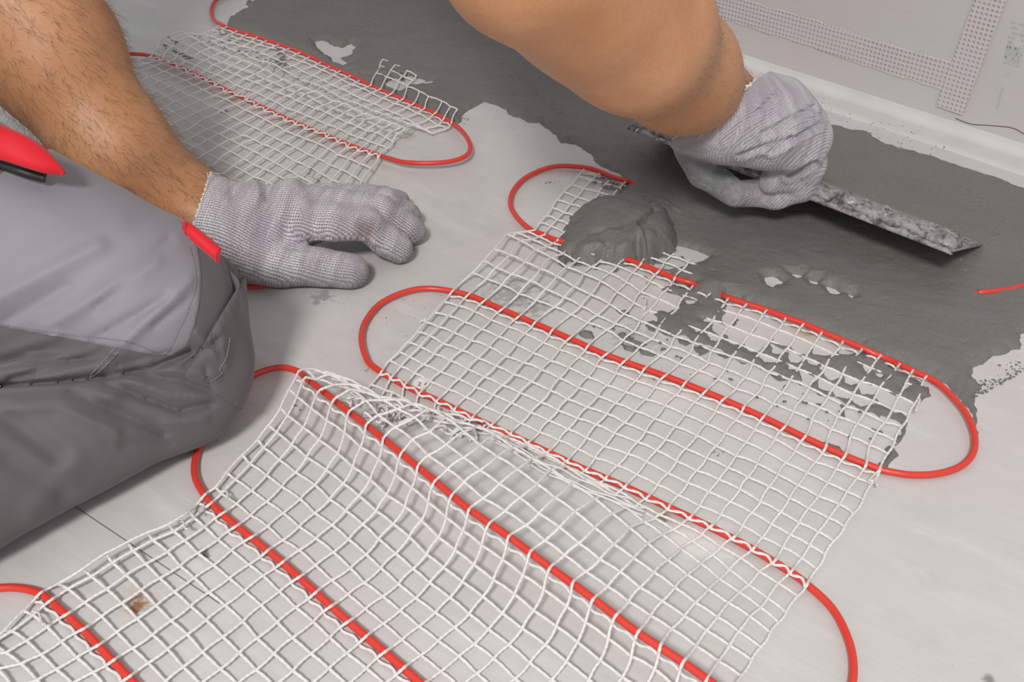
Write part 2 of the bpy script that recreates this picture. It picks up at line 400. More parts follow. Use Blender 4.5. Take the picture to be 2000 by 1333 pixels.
# perforated joint tape pressed into the wall: one level run, one upright run
def tape(name, quad, nlong, label, lift=0.0):
    V = []; F = []
    q = np.array([on_wall(*p) for p in quad])      # TL, TR, BR, BL in (s, z)
    for i in range(nlong+1):
        t = i/nlong
        a = q[0]+(q[1]-q[0])*t; b = q[3]+(q[2]-q[3])*t
        e = .0012*vnoise(np.array([[t*nlong*.7, 1.0]]), 1)[0]
        for k, (c, n) in enumerate(((a, 0.0002), (a+(b-a)*.02, .0010), (b+(a-b)*.02, .0010), (b, .0002))): V.append(wp(c[0], n+lift, c[1]+e))
        if i:
            for k in range(3): F.append(((i-1)*4+k, (i-1)*4+k+1, i*4+k+1, i*4+k))
    o = mesh_obj(name, V, F, MAT_TAPE, smooth=False); tag(o, label, 'trim', kind='structure')
# extend the level tape to the left beyond the arm
tape('trim_2', [(1150, -95), (1886, 130), (1866, 186), (1150, -50)], 60, 'level strip of perforated joint tape under the wall primer')
tape('trim_3', [(1925, -60), (1828, 208), (1880, 226), (1990, -60)], 40, 'upright strip of perforated joint tape under the wall primer', .0009)
# hairline crack in the wall and faint grey print
T = Tubes(); cr = [(1866, 231), (1880, 237), (1900, 243), (1930, 245), (1965, 248), (1985, 253), (2010, 267), (2040, 275)]
T.add(catmull([wp(*(lambda q: (q[0], .0001, q[1]))(on_wall(*c))) for c in cr], 4), .0004, 6)
T.build('crack', plain('crack_shadow', (.12, .10, .10), .9), bpy.data.objects['wall_right'])
MAT_PRINT = plain('faded_grey_print', (.40, .41, .40), .8)
MAT_PRINT2 = plain('faded_pale_print', (.50, .52, .49), .8)
def wall_patch(name, quad, mat, n=.0003):
    V = [wp(*(lambda q: (q[0], n, q[1]))(on_wall(*p))) for p in quad]
    return mesh_obj(name, V, [tuple(range(len(V)))], mat, bpy.data.objects['wall_right'], smooth=False)
V = []; F = []
def prq(cx, cy, w, h):
    k = len(V)
    for (a, b) in ((-1, -1), (1, -1), (1, 1), (-1, 1)):
        px = cx+a*w-b*h*.25; py = cy+b*h+a*w*.22
        V.append(wp(*(lambda q: (q[0], .0004, q[1]))(on_wall(px, py))))
    F.append((k, k+1, k+2, k+3))
for r_ in range(8):        # rows of small faded block characters
    for c_ in range(7):
        if random.random() < .25: continue
        prq(1978+c_*5.0-r_*2.0+random.uniform(-.6, .6), 44+r_*9.5+c_*1.2, 1.6*random.uniform(.5, 1.1), 2.6*random.uniform(.5, 1.2))
mesh_obj('print', V, F, MAT_PRINT, bpy.data.objects['wall_right'], smooth=False)
V = []; F = []
for r_ in range(4):
    for c_ in range(6): prq(1968+c_*5.4-r_*1.8, 92+r_*9+c_*1.5, 2.3, 3.9)
for k in range(10): prq(1958-k*1.1, 172+k*4.4, 1.6, 1.9)
prq(1967, 144, 3, 3.5)
mesh_obj('print', V, F, MAT_PRINT2, bpy.data.objects['wall_right'], smooth=False)

# ------------------------------------------------------------------ heating mats
def lerp_rows(known, nu):
    """known: {u: (x, y)} -> full row of nu+1 positions (extrapolating at the ends)"""
    ks = sorted(known); out = []
    for u in range(nu+1):
        if u <= ks[0]: a, b = ks[0], ks[1]
        elif u >= ks[-1]: a, b = ks[-2], ks[-1]
        else:
            b = next(k for k in ks if k >= u); a = ks[ks.index(b)-1] if b != ks[0] else b
        pa, pb = np.array(known[a], float), np.array(known[b], float)
        out.append(pa+(pb-pa)*((u-a)/(b-a) if b != a else 0))
    return np.array(out)
def seq(start, pts): return {start+i: p for i, p in enumerate(pts)}

NU = 23
ROW = {}
ROW[0] = lerp_rows({0: (1144, 329), 1: (1170, 338), 2: (1197, 346), 3: (1224, 356), 23: (1900, 560)}, NU)
ROW[8] = lerp_rows({0: (1041, 451), 1: (1062, 459), 2: (1089, 470), 7: (1251, 516), 8: (1285, 530), 9: (1320, 544), 10: (1354, 556), 11: (1388, 569), 12: (1422, 582), 13: (1459, 594), 14: (1497, 606),
                    15: (1534, 620), 16: (1571, 633), 17: (1607, 649), 18: (1646, 665), 19: (1684, 680), 20: (1722, 695), 21: (1759, 711), 22: (1785, 722), 23: (1809, 734)}, NU)
ROW[10] = lerp_rows({0: (1010, 456), 2: (1068, 484), 3: (1100, 496), 4: (1125, 511), 5: (1155, 524), 6: (1190, 534), 7: (1222, 553), 8: (1252, 572), 9: (1287, 588), 10: (1322, 604), 11: (1352, 615), 12: (1390, 628), 13: (1425, 640), 14: (1464, 655),
                     15: (1500, 668), 16: (1535, 683), 17: (1572, 700), 18: (1611, 716), 19: (1644, 731), 20: (1682, 746), 21: (1719, 761), 22: (1755, 776), 23: (1788, 790)}, NU)
ROW[11] = lerp_rows({0: (989, 458), 1: (1015, 471), 2: (1046, 487), 3: (1076, 504), 4: (1107, 521), 5: (1141, 535), 6: (1172, 551), 7: (1205, 572), 8: (1240, 590), 9: (1268, 607), 23: (1774, 812)}, NU)
ROW[11][10:] = (ROW[10][10:]+0)*.5+.5*lerp_rows(seq(10, [(1284, 644), (1320, 658), (1356, 670), (1392, 683), (1430, 698), (1467, 712), (1503, 727), (1542, 743), (1579, 758), (1616, 776), (1652, 793), (1689, 806), (1725, 824), (1759, 836)]), NU)[10:]
ROW[12] = lerp_rows({**seq(0, [(966, 488), (995, 498), (1025, 512), (1056, 526), (1088, 540), (1121, 559), (1154, 577), (1188, 594), (1220, 612), (1250, 627)]),
                     **seq(10, [(1284, 644), (1320, 658), (1356, 670), (1392, 683), (1430, 698), (1467, 712), (1503, 727), (1542, 743), (1579, 758), (1616, 776), (1652, 793), (1689, 806), (1725, 824), (1759, 836)])}, NU)
ROW[13] = lerp_rows({**seq(0, [(944, 511), (970, 525), (1001, 537), (1035, 550), (1066, 566), (1100, 582), (1134, 601), (1166, 618), (1200, 633), (1236, 650)]), 18: (1563, 782), 23: (1746, 862)}, NU)
ROW[14] = lerp_rows({**seq(0, [(922, 535), (950, 546), (982, 559), (1015, 574), (1047, 587), (1081, 601), (1115, 616), (1149, 632), (1185, 647), (1218, 666), (1250, 680)]), 18: (1549, 806), 23: (1733, 888)}, NU)
C1 = [(882, 570), (915, 577), (946, 590), (979, 604), (1011, 617), (1045, 632), (1079, 647), (1114, 662), (1150, 677), (1185, 694), (1222, 707), (1260, 721), (1297, 735), (1336, 749), (1375, 764),
      (1414, 781), (1453, 798), (1492, 816), (1531, 834), (1572, 855), (1612, 875), (1651, 891), (1692, 908), (1719, 917)]
ROW[15] = np.array(C1, float)
C2 = lerp_rows({0: (743, 727), 1: (762, 738), 2: (790, 753), 3: (821, 768), 4: (855, 783), 5: (888, 799), 6: (923, 816), 7: (960, 832), 8: (996, 849), 9: (1033, 866), 10: (1070, 884), 11: (1107, 901), 12: (1143, 918), 13: (1185, 935), 14: (1222, 952),
                15: (1265, 972), 16: (1307, 992), 17: (1349, 1012), 18: (1389, 1031), 19: (1431, 1052), 20: (1471, 1074), 21: (1510, 1098), 22: (1545, 1119), 23: (1577, 1143)}, NU)
ROW[23] = C2
C3 = lerp_rows(seq(0, [(583, 726), (597, 738), (625, 760), (652, 782), (683, 804), (715, 831), (748, 855), (781, 884), (814, 911), (847, 938), (881, 968), (916, 995), (955, 1022), (994, 1049), (1034, 1078), (1073, 1108), (1117, 1139),
                       (1157, 1169), (1203, 1202), (1245, 1236), (1290, 1264), (1335, 1295), (1380, 1327), (1428, 1362)]), NU)
ROW[31] = C3
C4 = lerp_rows(seq(0, [(399, 967), (410, 985), (435, 1005), (461, 1029), (490, 1050), (520, 1077), (551, 1099), (584, 1128), (617, 1158), (647, 1185), (681, 1215), (714, 1242), (750, 1273), (787, 1305), (825, 1338), (865, 1372)])|{23: (1190, 1650)}, NU)
ROW[39] = C4
C5 = lerp_rows(seq(0, [(79, 1162), (100, 1176), (130, 1202), (161, 1230), (191, 1263), (222, 1293), (252, 1325), (286, 1360)])|{23: (830, 1930)}, NU)
ROW[47] = C5
ROW[55] = C5+np.array([-330, 150.])+np.array([[0, 3.*u] for u in range(NU+1)])
# rows across the arched fold between the second and third cable run
e23 = {24: (1556, 1167), 25: (1535, 1197), 26: (1521, 1216), 27: (1504, 1236), 28: (1483, 1264), 29: (1465, 1290), 30: (1447, 1322)}
ROW[30] = lerp_rows({0: (592, 722), 1: (619, 740), 2: (652, 752), 3: (682, 762), 4: (712, 785), 5: (736, 812), 6: (769, 836), 7: (803, 860), 8: (836, 890), 9: (872, 918), 10: (908, 944), 11: (944, 974), 12: (985, 1001), 13: (1024, 1029), 14: (1063, 1057), 15: (1102, 1087),
                     16: (1142, 1116), 18: (1226, 1175), 23: e23[30]}, NU)
ROW[29] = lerp_rows({0: (610, 722), 1: (640, 732), 2: (682, 750), 3: (712, 768), 4: (745, 782), 5: (775, 798), 6: (808, 815), 7: (838, 843), 8: (871, 869), 9: (905, 893), 10: (940, 920), 11: (976, 947), 12: (1015, 975), 13: (1052, 1004), 14: (1093, 1031), 15: (1131, 1063), 18: (1250, 1148), 23: e23[29]}, NU)
ROW[28] = lerp_rows({0: (628, 728), 1: (668, 738), 2: (706, 757), 3: (742, 776), 4: (775, 780), 5: (806, 786), 6: (838, 797), 7: (870, 815), 8: (902, 842), 9: (937, 869), 10: (973, 893), 11: (1009, 918), 12: (1046, 947), 13: (1084, 974), 14: (1124, 1001), 15: (1161, 1033), 18: (1276, 1120), 23: e23[28]}, NU)
ROW[27] = lerp_rows({0: (648, 738), 1: (690, 755), 2: (730, 770), 3: (765, 790), 4: (800, 800), 5: (832, 803), 6: (868, 808), 7: (900, 825), 8: (932, 833), 9: (967, 848), 10: (1003, 872), 11: (1039, 897), 12: (1075, 921), 13: (1117, 947), 14: (1160, 975), 15: (1193, 1003), 18: (1304, 1094), 23: e23[27]}, NU)
ROW[26] = lerp_rows({0: (668, 752), 1: (712, 772), 2: (742, 790), 3: (778, 806), 4: (815, 812), 5: (850, 813), 6: (885, 820), 7: (920, 832), 8: (957, 840), 9: (994, 855), 10: (1030, 870), 11: (1066, 888), 12: (1104, 912), 13: (1143, 938), 14: (1188, 968), 15: (1222, 990), 18: (1330, 1072), 23: e23[26]}, NU)
ROW[25] = lerp_rows({0: (700, 778), 1: (736, 786), 2: (768, 797), 3: (800, 815), 4: (838, 822), 5: (870, 826), 6: (903, 836), 7: (938, 846), 8: (975, 853), 9: (1008, 863), 10: (1046, 880), 11: (1084, 900), 12: (1122, 920), 13: (1162, 944), 14: (1203, 968), 15: (1240, 990), 18: (1352, 1056), 23: e23[25]}, NU)
ROW[24] = lerp_rows({0: (724, 752), 1: (751, 763), 2: (784, 778), 3: (815, 793), 4: (847, 805), 5: (877, 820), 6: (913, 830), 7: (948, 843), 8: (985, 858), 9: (1020, 872), 10: (1058, 890), 11: (1096, 907), 12: (1135, 925), 13: (1174, 946), 14: (1212, 962), 15: (1250, 984), 18: (1370, 1044), 23: e23[24]}, NU)
left_edge = {31: (577, 740), 32: (563, 764), 33: (547, 800), 34: (524, 833), 35: (500, 860), 36: (473, 890), 37: (441, 925), 38: (416, 953),
             40: (370, 998), 41: (328, 1025), 42: (288, 1040), 43: (245, 1060), 44: (203, 1082), 45: (158, 1110), 46: (110, 1142), 48: (45, 1195), 49: (5, 1235), 50: (-30, 1262)}
def fill_rows():
    ks = sorted(ROW)
    for v in range(0, 56):
        if v in ROW: continue
        a = max(k for k in ks if k < v); b = min(k for k in ks if k > v); t = (v-a)/(b-a)
        R = ROW[a]*(1-t)+ROW[b]*t
        if a == 31:       # hangs down from the raised fold
            w = np.clip(np.arange(NU+1)/4.0, 0, 1)[:, None]
            R = R+w*np.array([26, 22.])*math.sin(math.pi*t**.8)
        if v in left_edge:
            d = np.array(left_edge[v], float)-R[0]
            w = np.exp(-np.arange(NU+1)/2.0)[:, None]; R = R+w*d
        if a == 0: # left edge of the upper piece bows outwards a little
            R = R+np.array([-3, 2.])*math.sin(math.pi*t)
        ROW[v] = R
fill_rows()
VMAX = 54
LAT = np.array([ROW[v] for v in range(VMAX+1)])           # (V, U, 2) pixels

def z_main(u, v):
    """height of the netting above the floor, metres"""
    P = np.array([[u*.9, v*.9]])
    z = .0024+.0012*vnoise(P, .35, 3)[0]
    def g(v0, w): return math.exp(-((v-v0)/w)**2)
    # slack in the piece left of the fresh mortar
    z += .010*g(12.3, 1.9)*math.exp(-((u-2.0)/5.0)**2)*(1 if v < 15 else 0)
    if 4 < u < 8 and 8 < v < 11: z = min(z, .0022)
    z += .0035*g(19, 2.0)*(.6+.4*vnoise(P, .3, 8)[0])
    # arched fold
    if 22 < v < 39:
        a = min(1, max(0, (23-u)/9.0))*.85+.15
        z += .021*a*math.exp(-((v-28.6)/2.6)**2) + .008*a*math.exp(-((v-32.5)/2.0)**2)
        if v < 27.2: z -= .006*a*math.exp(-((v-25.4)/1.2)**2)
    # curl along the free left edge
    z += .008*math.exp(-u/1.3)*(1 if 40 <= v <= 46 else .25)
    if 8.05 < v < 11.9 and u > 8.5: z = .0003+.0002*vnoise(P, .8, 4)[0]
    elif 8 < v < 15 and u > 9: z = .0016+.0005*vnoise(P, .8, 4)[0]
    return max(z, .0003 if 8.05 < v < 11.9 else .0011)
CABLES = {0: 0, 8: 1, 15: 2, 23: 3, 31: 4, 39: 5, 47: 6}
def cable_z(v, u):
    if v == 31: return .0045+.0135*math.sin(math.pi*min(1, max(0, u/34+.04)))
    if v == 39: return .0032
    if v == 8: return .0047 if (u >= 6) else .0035
    return .0030
R_CABLE = .00205; R_YARN = .00080
def grid_sampler(LAT, zf):
    nv, nu = LAT.shape[:2]
    J = np.stack([fbm(np.stack(np.meshgrid(np.arange(nv), np.arange(nu), indexing='ij'), -1)*1.0, .6, 2, s) for s in (5, 9)], -1)
    J2 = np.stack([rng.normal(0, 1, (nv, nu)), rng.normal(0, 1, (nv, nu))], -1)
    G = LAT+J*2.2+J2*.9
    def at(u, v, cab, cz, twist):
        # bilinear in node pixels + cable crossings
        v0 = min(int(v), nv-2); u0 = min(int(u), nu-2); fv = v-v0; fu = u-u0
        px = (G[v0, u0]*(1-fv)*(1-fu)+G[v0+1, u0]*fv*(1-fu)+G[v0, u0+1]*(1-fv)*fu+G[v0+1, u0+1]*fv*fu)
        z = zf(u, v)
        nc = min(cab, key=lambda c: abs(c-v))
        if abs(v-nc) < 2.0:
            w = math.exp(-((v-nc)/(.35 if nc == 8 and v > 8 else .9))**2); zc = cz(nc, u)
            z = z*(1-w)+max(z if nc == 31 else 0, zc-.0012)*w
            if abs(v-nc) < .32: z = max(z, zc+math.sqrt(max(0, (R_CABLE+R_YARN)**2-(min(1, abs(v-nc)/.24)*(R_CABLE+R_YARN))**2))-.0001)
        return px, z
    return at
def build_netting(name, at, nu, v0, v1, cab, cz, keepf, parent, label, twist=()):
    T = Tubes(); S = 5
    def run(fn, n, a0):
        path = []
        for i in range(n):
            u, v, off, zz = fn(i)
            ok = keepf(u, v)
            if ok:
                px, z = at(max(0, min(nu, u)), max(v0, min(v1, v)), cab, cz, twist)
                px = px+off
                path.append(W(px[0], px[1], z+zz))
            if (not ok or i == n-1) and len(path) > 2:
                P = np.array(path); P[1:-1] = (P[:-2]+2*P[1:-1]+P[2:])/4
                P = catmull(P, 2) if len(P) > 3 else P
                rr = R_YARN*(1+.16*np.sin(np.arange(len(P))*1.9+a0))
                T.add(P, rr, 6)
            if not ok: path = []
    for v in range(v0, v1+1):
        amp = random.uniform(2.0, 3.6); ph = random.uniform(0, 1)
        def fn(i, v=v, amp=amp):
            u = i/S; f = u-math.floor(u)
            sag = math.sin(math.pi*f)*amp*(1+.4*math.sin(u*2.3+v))
            if v in cab:
                if v in twist:       # yarn wound over the cable between ties
                    s = math.sin(2*math.pi*(u+.15))
                    return u, v+.05+.20*s, np.array([0, 0.]), .0002+(.0006 if s > .2 else 0)
                return u, v+.36+.10*math.sin(2*math.pi*u+.5), np.array([0, 0.]), -.0003
            return u, v, np.array([-.25*sag, -.8*sag if True else 0]), .0006*math.sin(2*math.pi*f)
        run(fn, nu*S+1, v)
    for u in range(0, nu+1):
        amp = random.uniform(.5, 2.4)*random.choice((-1, 1))
        def fn(i, u=u, amp=amp):
            v = v0+i/6; f = v-math.floor(v)
            edge = 1.0
            return u, v, np.array([math.sin(math.pi*f)*amp*(1 if int(v) % 2 else -1), math.sin(math.pi*f)*amp*.3])*edge, .0007
        run(fn, (v1-v0)*6+1, u)
    return T.build(name, MAT_YARN, parent)

mat_main = empty('heating_mat', W(1100, 800, 0))
tag(mat_main, 'large white netting heating mat with red cable loops, centre and bottom, partly under wet adhesive', 'heating mat', 'electric floor heating mats')
def par(o, root):
    o.parent = root; o.matrix_parent_inverse = (bpy_mat(root)).inverted(); return o
def bpy_mat(root):
    from mathutils import Matrix
    return Matrix.Translation(root.location)
at_main = grid_sampler(LAT, z_main)
CAB = (0, 8, 15, 23, 31, 39, 47)
def keep_main(u, v):
    if v < 8: return u <= 3.2 or (v > 5.5 and 6 < u < 10)
    return True
par(build_netting('netting', at_main, NU, 0, VMAX, CAB, cable_z, keep_main, None, None, twist=(23,)), mat_main)
# loose tangled yarn lying in the trough behind the fold
T = Tubes()
for k in range(26):
    cx = random.uniform(650, 960); cy = 775+(cx-650)*.20+random.uniform(-14, 26); a = random.uniform(0, 6.28); L = random.uniform(18, 55)
    pts = [(cx+math.cos(a)*L*t+random.uniform(-9, 9), cy+math.sin(a)*L*.45*t+random.uniform(-9, 9)) for t in np.linspace(-1, 1, 6)]
    zz = random.uniform(.002, .014)
    T.add(catmull([W(p[0], p[1], max(.0012, zz+random.uniform(-.003, .004))) for p in pts], 5), R_YARN*.95, 6)
for k in range(4):       # bundled edge threads running beside the second run
    pts = [(960+t*300+random.uniform(-4, 4), 846+k*5.5+t*145+random.uniform(-5, 5)+10*math.sin(math.pi*t)) for t in np.linspace(0, 1, 10)]
    T.add(catmull([W(p[0], p[1], .006+.010*math.sin(math.pi*i/9.0)) for i, p in enumerate(pts)], 4), R_YARN*.6, 6)
# frayed ends and little loops at cut edges
for (x, y, dx, dy) in ((1722, 917, -25, 22), (1700, 940, 14, 8), (63, 1195, 22, 26), (431, 960, 18, 16), (400, 990, -14, 14), (985, 460, 22, -4), (345, 1020, 20, 14), (1795, 780, -6, 22), (820, 630, 10, -8), (707, 775, -12, 16), (1255, 580, 6, 20), (1165, 500, -30, -14), (1120, 480, 40, 18)):
    p = [(x, y), (x+dx*.4+4, y+dy*.3-4), (x+dx*.8, y+dy*.6+3), (x+dx, y+dy)]
    T.add(catmull([W(a, b, .0035+.002*i) for i, (a, b) in enumerate(p)], 5), R_YARN*.8, 6)
tag(par(T.build('loose_yarn', MAT_YARN), mat_main), kind='stuff')

def cable_path(pts, dz=0):
    P = np.array([W(p[0], p[1], p[2]) for p in pts]); return catmull(P, 6)
def row_pts(R, us, v): return [(R[u][0], R[u][1], cable_z(v, u)) for u in us]
main_cable = ([(2080, 520, .0030), (2010, 553, .0034), (1985, 562, .0037), (1960, 567, .0028), (1945, 569, .0040), (1930, 570.5, .0045), (1915, 571, .0040), (1890, 571, .0022), (1750, 545, .0022), (1500, 455, .0022), (1300, 385, .0022), (1240, 360, .0025), (1222, 353, .0050), (1197, 346, .0056), (1165, 333, .0050),
               (1130, 326, .0045), (1080, 326, .0042), (1030, 345, .0040), (1003, 372, .0040), (997, 400, .0040), (1010, 425, .0040), (1036, 448, .0040), (1062, 459, .0045), (1089, 470, .0050), (1150, 486, .0045), (1210, 502, .0045)]
              + [(R[0], R[1], z) for R, z in ((ROW[8][7], .0052), (ROW[8][8], .0056), (ROW[8][9], .0056))] + [(1347, 552, .0052), (1360, 558, .0022), (1372, 563, .0021), (1400, 574, .0021), (1413, 578, .0024), (1420, 581, .0052)]
              + [(ROW[8][u][0], ROW[8][u][1], .0056) for u in range(13, 20)] + [(1705, 690, .0046), (1722, 697, .0036), (1740, 705, .0036), (1760, 714, .0050), (1790, 728, .0056), (1820, 742, .0055), (1850, 765, .0055), (1885, 806, .005), (1903, 850, .0045), (1900, 886, .004), (1875, 912, .0035), (1830, 926, .0032), (1780, 928, .0032), (1745, 923, .0032)]
              + row_pts(ROW[15], range(23, -1, -2), 15) + [(845, 564, .0035), (793, 570, .004), (742, 594, .004), (713, 630, .004), (706, 662, .004), (713, 694, .004), (728, 716, .0035)]
              + row_pts(ROW[23], range(0, 24, 2), 23)[1:] + [(1577, 1143, .003), (1622, 1185, .003), (1651, 1235, .0035), (1666, 1290, .0035), (1662, 1345, .0035), (1635, 1390, .0035), (1580, 1420, .0035), (1500, 1408, .006)]
              + row_pts(ROW[31], range(23, -1, -2), 31) + [(583, 726, .0050), (548, 718, .0048), (503, 730, .0040), (465, 757, .0032), (420, 815, .0030), (388, 875, .0030), (380, 925, .0032)]
              + row_pts(ROW[39], range(0, 24, 2), 39) + [(1240, 1710, .003), (1240, 1800, .003), (1100, 1900, .003), (950, 1990, .003)]
              + row_pts(ROW[47], range(23, -1, -2), 47) + [(79, 1160, .003), (42, 1150, .003), (0, 1149, .003), (-60, 1160, .003), (-130, 1215, .003), (-150, 1290, .003)])
T = Tubes(); T.add(cable_path(main_cable), R_CABLE, 12); par(T.build('heating_cable', MAT_CABLE), mat_main)

# --- the mat at the upper left
A1 = [(429, 48), (443, 53), (461, 60), (481, 66), (502, 73), (523, 79), (545, 87), (565, 94), (585, 102), (605, 110), (625, 120), (644, 130), (665, 138), (684, 147), (702, 157), (722, 166), (742, 175), (764, 185), (786, 194), (808, 204), (829, 213), (851, 223), (869, 234), (882, 240)]
A2 = lerp_rows(seq(0, [(299, 110), (315, 116), (332, 122), (350, 130), (368, 139), (387, 148), (405, 156), (424, 166), (443, 176), (463, 185), (483, 195), (502, 205), (522, 214), (541, 223), (560, 232), (579, 241), (599, 249), (619, 257), (640, 266), (660, 274), (681, 283), (701, 290), (721, 297), (741, 305)]), NU)
AR = {3: lerp_rows({0: (418, 57), 23: (893, 214)}, NU), 4: np.array(A1, float)}
# a strip of netting continues past the first run under the mortar
AR[0] = AR[4]+np.array([40, -50.]); AR[3] = AR[4]+np.array([11, -24.]); AR[2] = AR[4]+np.array([19, -36.]); AR[1] = AR[4]+np.array([28, -47.])
AR[12] = A2
redge = {5: (872, 252), 6: (842, 262), 7: (806, 250), 8: (790, 258), 9: (778, 271), 10: (768, 286), 11: (756, 297)}
ledge = {5: (412, 60), 6: (392, 68), 7: (370, 66), 8: (348, 61), 9: (324, 72), 10: (312, 86), 11: (304, 98)}
for v in range(5, 12):
    t = (v-4)/8; R = np.array(A1)*(1-t)+A2*t; U = np.arange(NU+1)
    R = R+np.exp(-U/3.0)[:, None]*(np.array(ledge[v])-R[0])+np.exp(-(NU-U)/2.5)[:, None]*(np.array(redge[v])-R[NU])
    R[:, 1] += -7*math.sin(math.pi*t)*np.clip((U-6)/10.0, 0, 1)+4*math.sin(2*math.pi*t)*np.clip((U-8)/10.0, 0, 1)
    AR[v] = R
AR[20] = lerp_rows({0: (55, 182), 12: (335, 312), 15: (415, 352), 16: (436, 363), 17: (458, 374), 23: (634, 462)}, NU)
redge2 = {13: (724, 330), 14: (709, 356), 15: (696, 379), 16: (684, 400)}
for v in range(13, 20):
    t = (v-12)/8; R = AR[12]*(1-t)+AR[20]*t
    if v in redge2: R = R+np.exp(-(NU-np.arange(NU+1))/3.0)[:, None]*(np.array(redge2[v])-R[NU])
    R[:, 0] += -4*math.sin(math.pi*t)
    AR[v] = R
for v in range(21, 25): AR[v] = AR[20]+np.array([-21, 23.])*(v-20)
LATA = np.array([AR[v] for v in range(25)])
def z_a(u, v):
    P = np.array([[u*.9+40, v*.9]])
    z = .0050+.0022*vnoise(P, .4, 3)[0]
    if 4 < v < 12: z += .009*math.exp(-((v-8.0)/1.1)**2)*min(1, .4+u/12)
    z += .004*math.exp(-(NU-u)/2.0)*(v > 12)
    if v < 3.6: z = .0052 if u > 18.05 else .0038
    return max(z, .0012)
def cz_a(v, u): return .0058 if v == 4 else .0062
mat_far = empty('heating_mat.001', W(520, 220, 0))
tag(mat_far, 'rumpled heating mat with red cable behind the planted gloved hand, upper left', 'heating mat', 'electric floor heating mats')
at_a = grid_sampler(LATA, z_a)
def keep_a(u, v):
    if v < 4: return (17.9 < u and v > 2.99) or (14.9 < u < 18.1 and v > .99)
    if v > 20: return u < 9
    return True
par(build_netting('netting', at_a, NU, 0, 24, (4, 12, 20), cz_a, keep_a, None, None, twist=(12,)), mat_far)
far_cable = ([(520, -60, .004), (470, -18, .004), (440, -8, .004), (420, 2, .004), (412, 20, .0045), (417, 38, .005)] + [(p[0], p[1], .0058) for p in A1[1:24:2]]
             + [(903, 257, .007), (917, 280, .0085), (916, 298, .009), (900, 310, .009), (870, 317, .009), (830, 319, .009), (790, 317, .0085), (765, 311, .0075)] + [(p[0], p[1], .0062) for p in A2[22::-2]]
             + [(299, 110, .006), (275, 106, .006), (245, 106, .006), (190, 112, .006), (110, 128, .005), (30, 150, .005), (0, 162, .005), (15, 178, .005)] + [(p[0], p[1], .0045) for p in AR[20][1:20:3]]
             + [(590, 478, .0035), (600, 500, .003), (592, 528, .0022), (575, 545, .0022), (545, 551, .0022), (505, 559, .0022), (470, 558, .0022), (430, 548, .0022), (380, 530, .0022), (300, 500, .0022), (200, 450, .0022)])
T = Tubes(); T.add(cable_path(far_cable), R_CABLE, 12); par(T.build('heating_cable', MAT_CABLE), mat_far)

# ------------------------------------------------------------------ wet adhesive layer
def c2(pts): return [(600+x/2.857, y/2.857) for x, y in pts]
def c6(pts): return [(1300+x/2.857, 430+y/2.857) for x, y in pts]
def cB(pts): return [(1200+x/3.333, 560+y/3.333) for x, y in pts]
def cA(pts): return [(850+x/4.0, 430+y/4.0) for x, y in pts]
OUT = ([(505, 0), (515, -60), (620, -95), (700, -72), (900, -12), (1100, 60), (1300, 133), (1450, 190), (1558, 228), (1600, 238), (1665, 256), (1698, 258), (1712, 272), (1735, 285), (1790, 298), (1850, 318), (1900, 335), (1945, 348), (2000, 370), (2080, 405), (2160, 520), (2080, 610)]
       + [(1998, 654), (1988, 682), (1958, 689), (1930, 706), (1897, 720), (1900, 734), (1909, 750), (1921, 750), (1912, 758), (1905, 776), (1904, 808), (1912, 843), (1911, 856), (1904, 838), (1897, 812), (1872, 776), (1846, 752), (1822, 741), (1812, 748)]
       + [(1815, 762), (1819, 776), (1800, 784), (1788, 794), (1778, 815), (1772, 843), (1758, 864), (1750, 874), (1751, 888), (1736, 911), (1722, 915), (1708, 905), (1722, 900), (1728, 884), (1738, 868), (1752, 850)]
       + [(1738, 824), (1722, 822), (1706, 808), (1689, 804), (1670, 794), (1652, 790), (1632, 778), (1616, 774), (1596, 761), (1579, 756), (1560, 743), (1542, 741), (1520, 727), (1503, 725), (1486, 716), (1467, 710), (1448, 698), (1430, 696), (1410, 683), (1392, 681), (1374, 670), (1356, 668), (1338, 658), (1320, 656), (1302, 646), (1284, 642), (1270, 640)]
       + cA([(1620, 830), (1630, 790), (1700, 780), (1745, 800), (1740, 770), (1712, 745), (1720, 720), (1790, 715), (1860, 700), (1885, 660), (1915, 620), (1928, 600), (1880, 605), (1820, 600), (1780, 585), (1768, 640), (1780, 590), (1795, 560), (1760, 545), (1785, 525), (1840, 500), (1870, 470), (1890, 500), (1940, 535), (2010, 500)])
       + [(1335, 545), (1290, 525), (1250, 508), (1210, 480), (1180, 450), (1170, 420), (1175, 395), (1195, 388), (1215, 372), (1226, 352), (1200, 338), (1168, 324)]
       + c2([(1580, 860), (1500, 810), (1440, 800), (1410, 802), (1385, 755), (1340, 720), (1290, 690), (1240, 685), (1200, 665), (1130, 640), (1080, 600), (1030, 580), (985, 568), (950, 595), (900, 615), (870, 640), (862, 680), (840, 695)])
       + [(882, 238), (851, 221), (808, 202), (764, 183), (722, 164), (684, 145), (644, 128), (605, 108), (565, 92), (523, 77), (481, 64), (443, 51), (428, 36), (455, 33), (462, 26), (471, 21), (485, 18), (484, 8)])
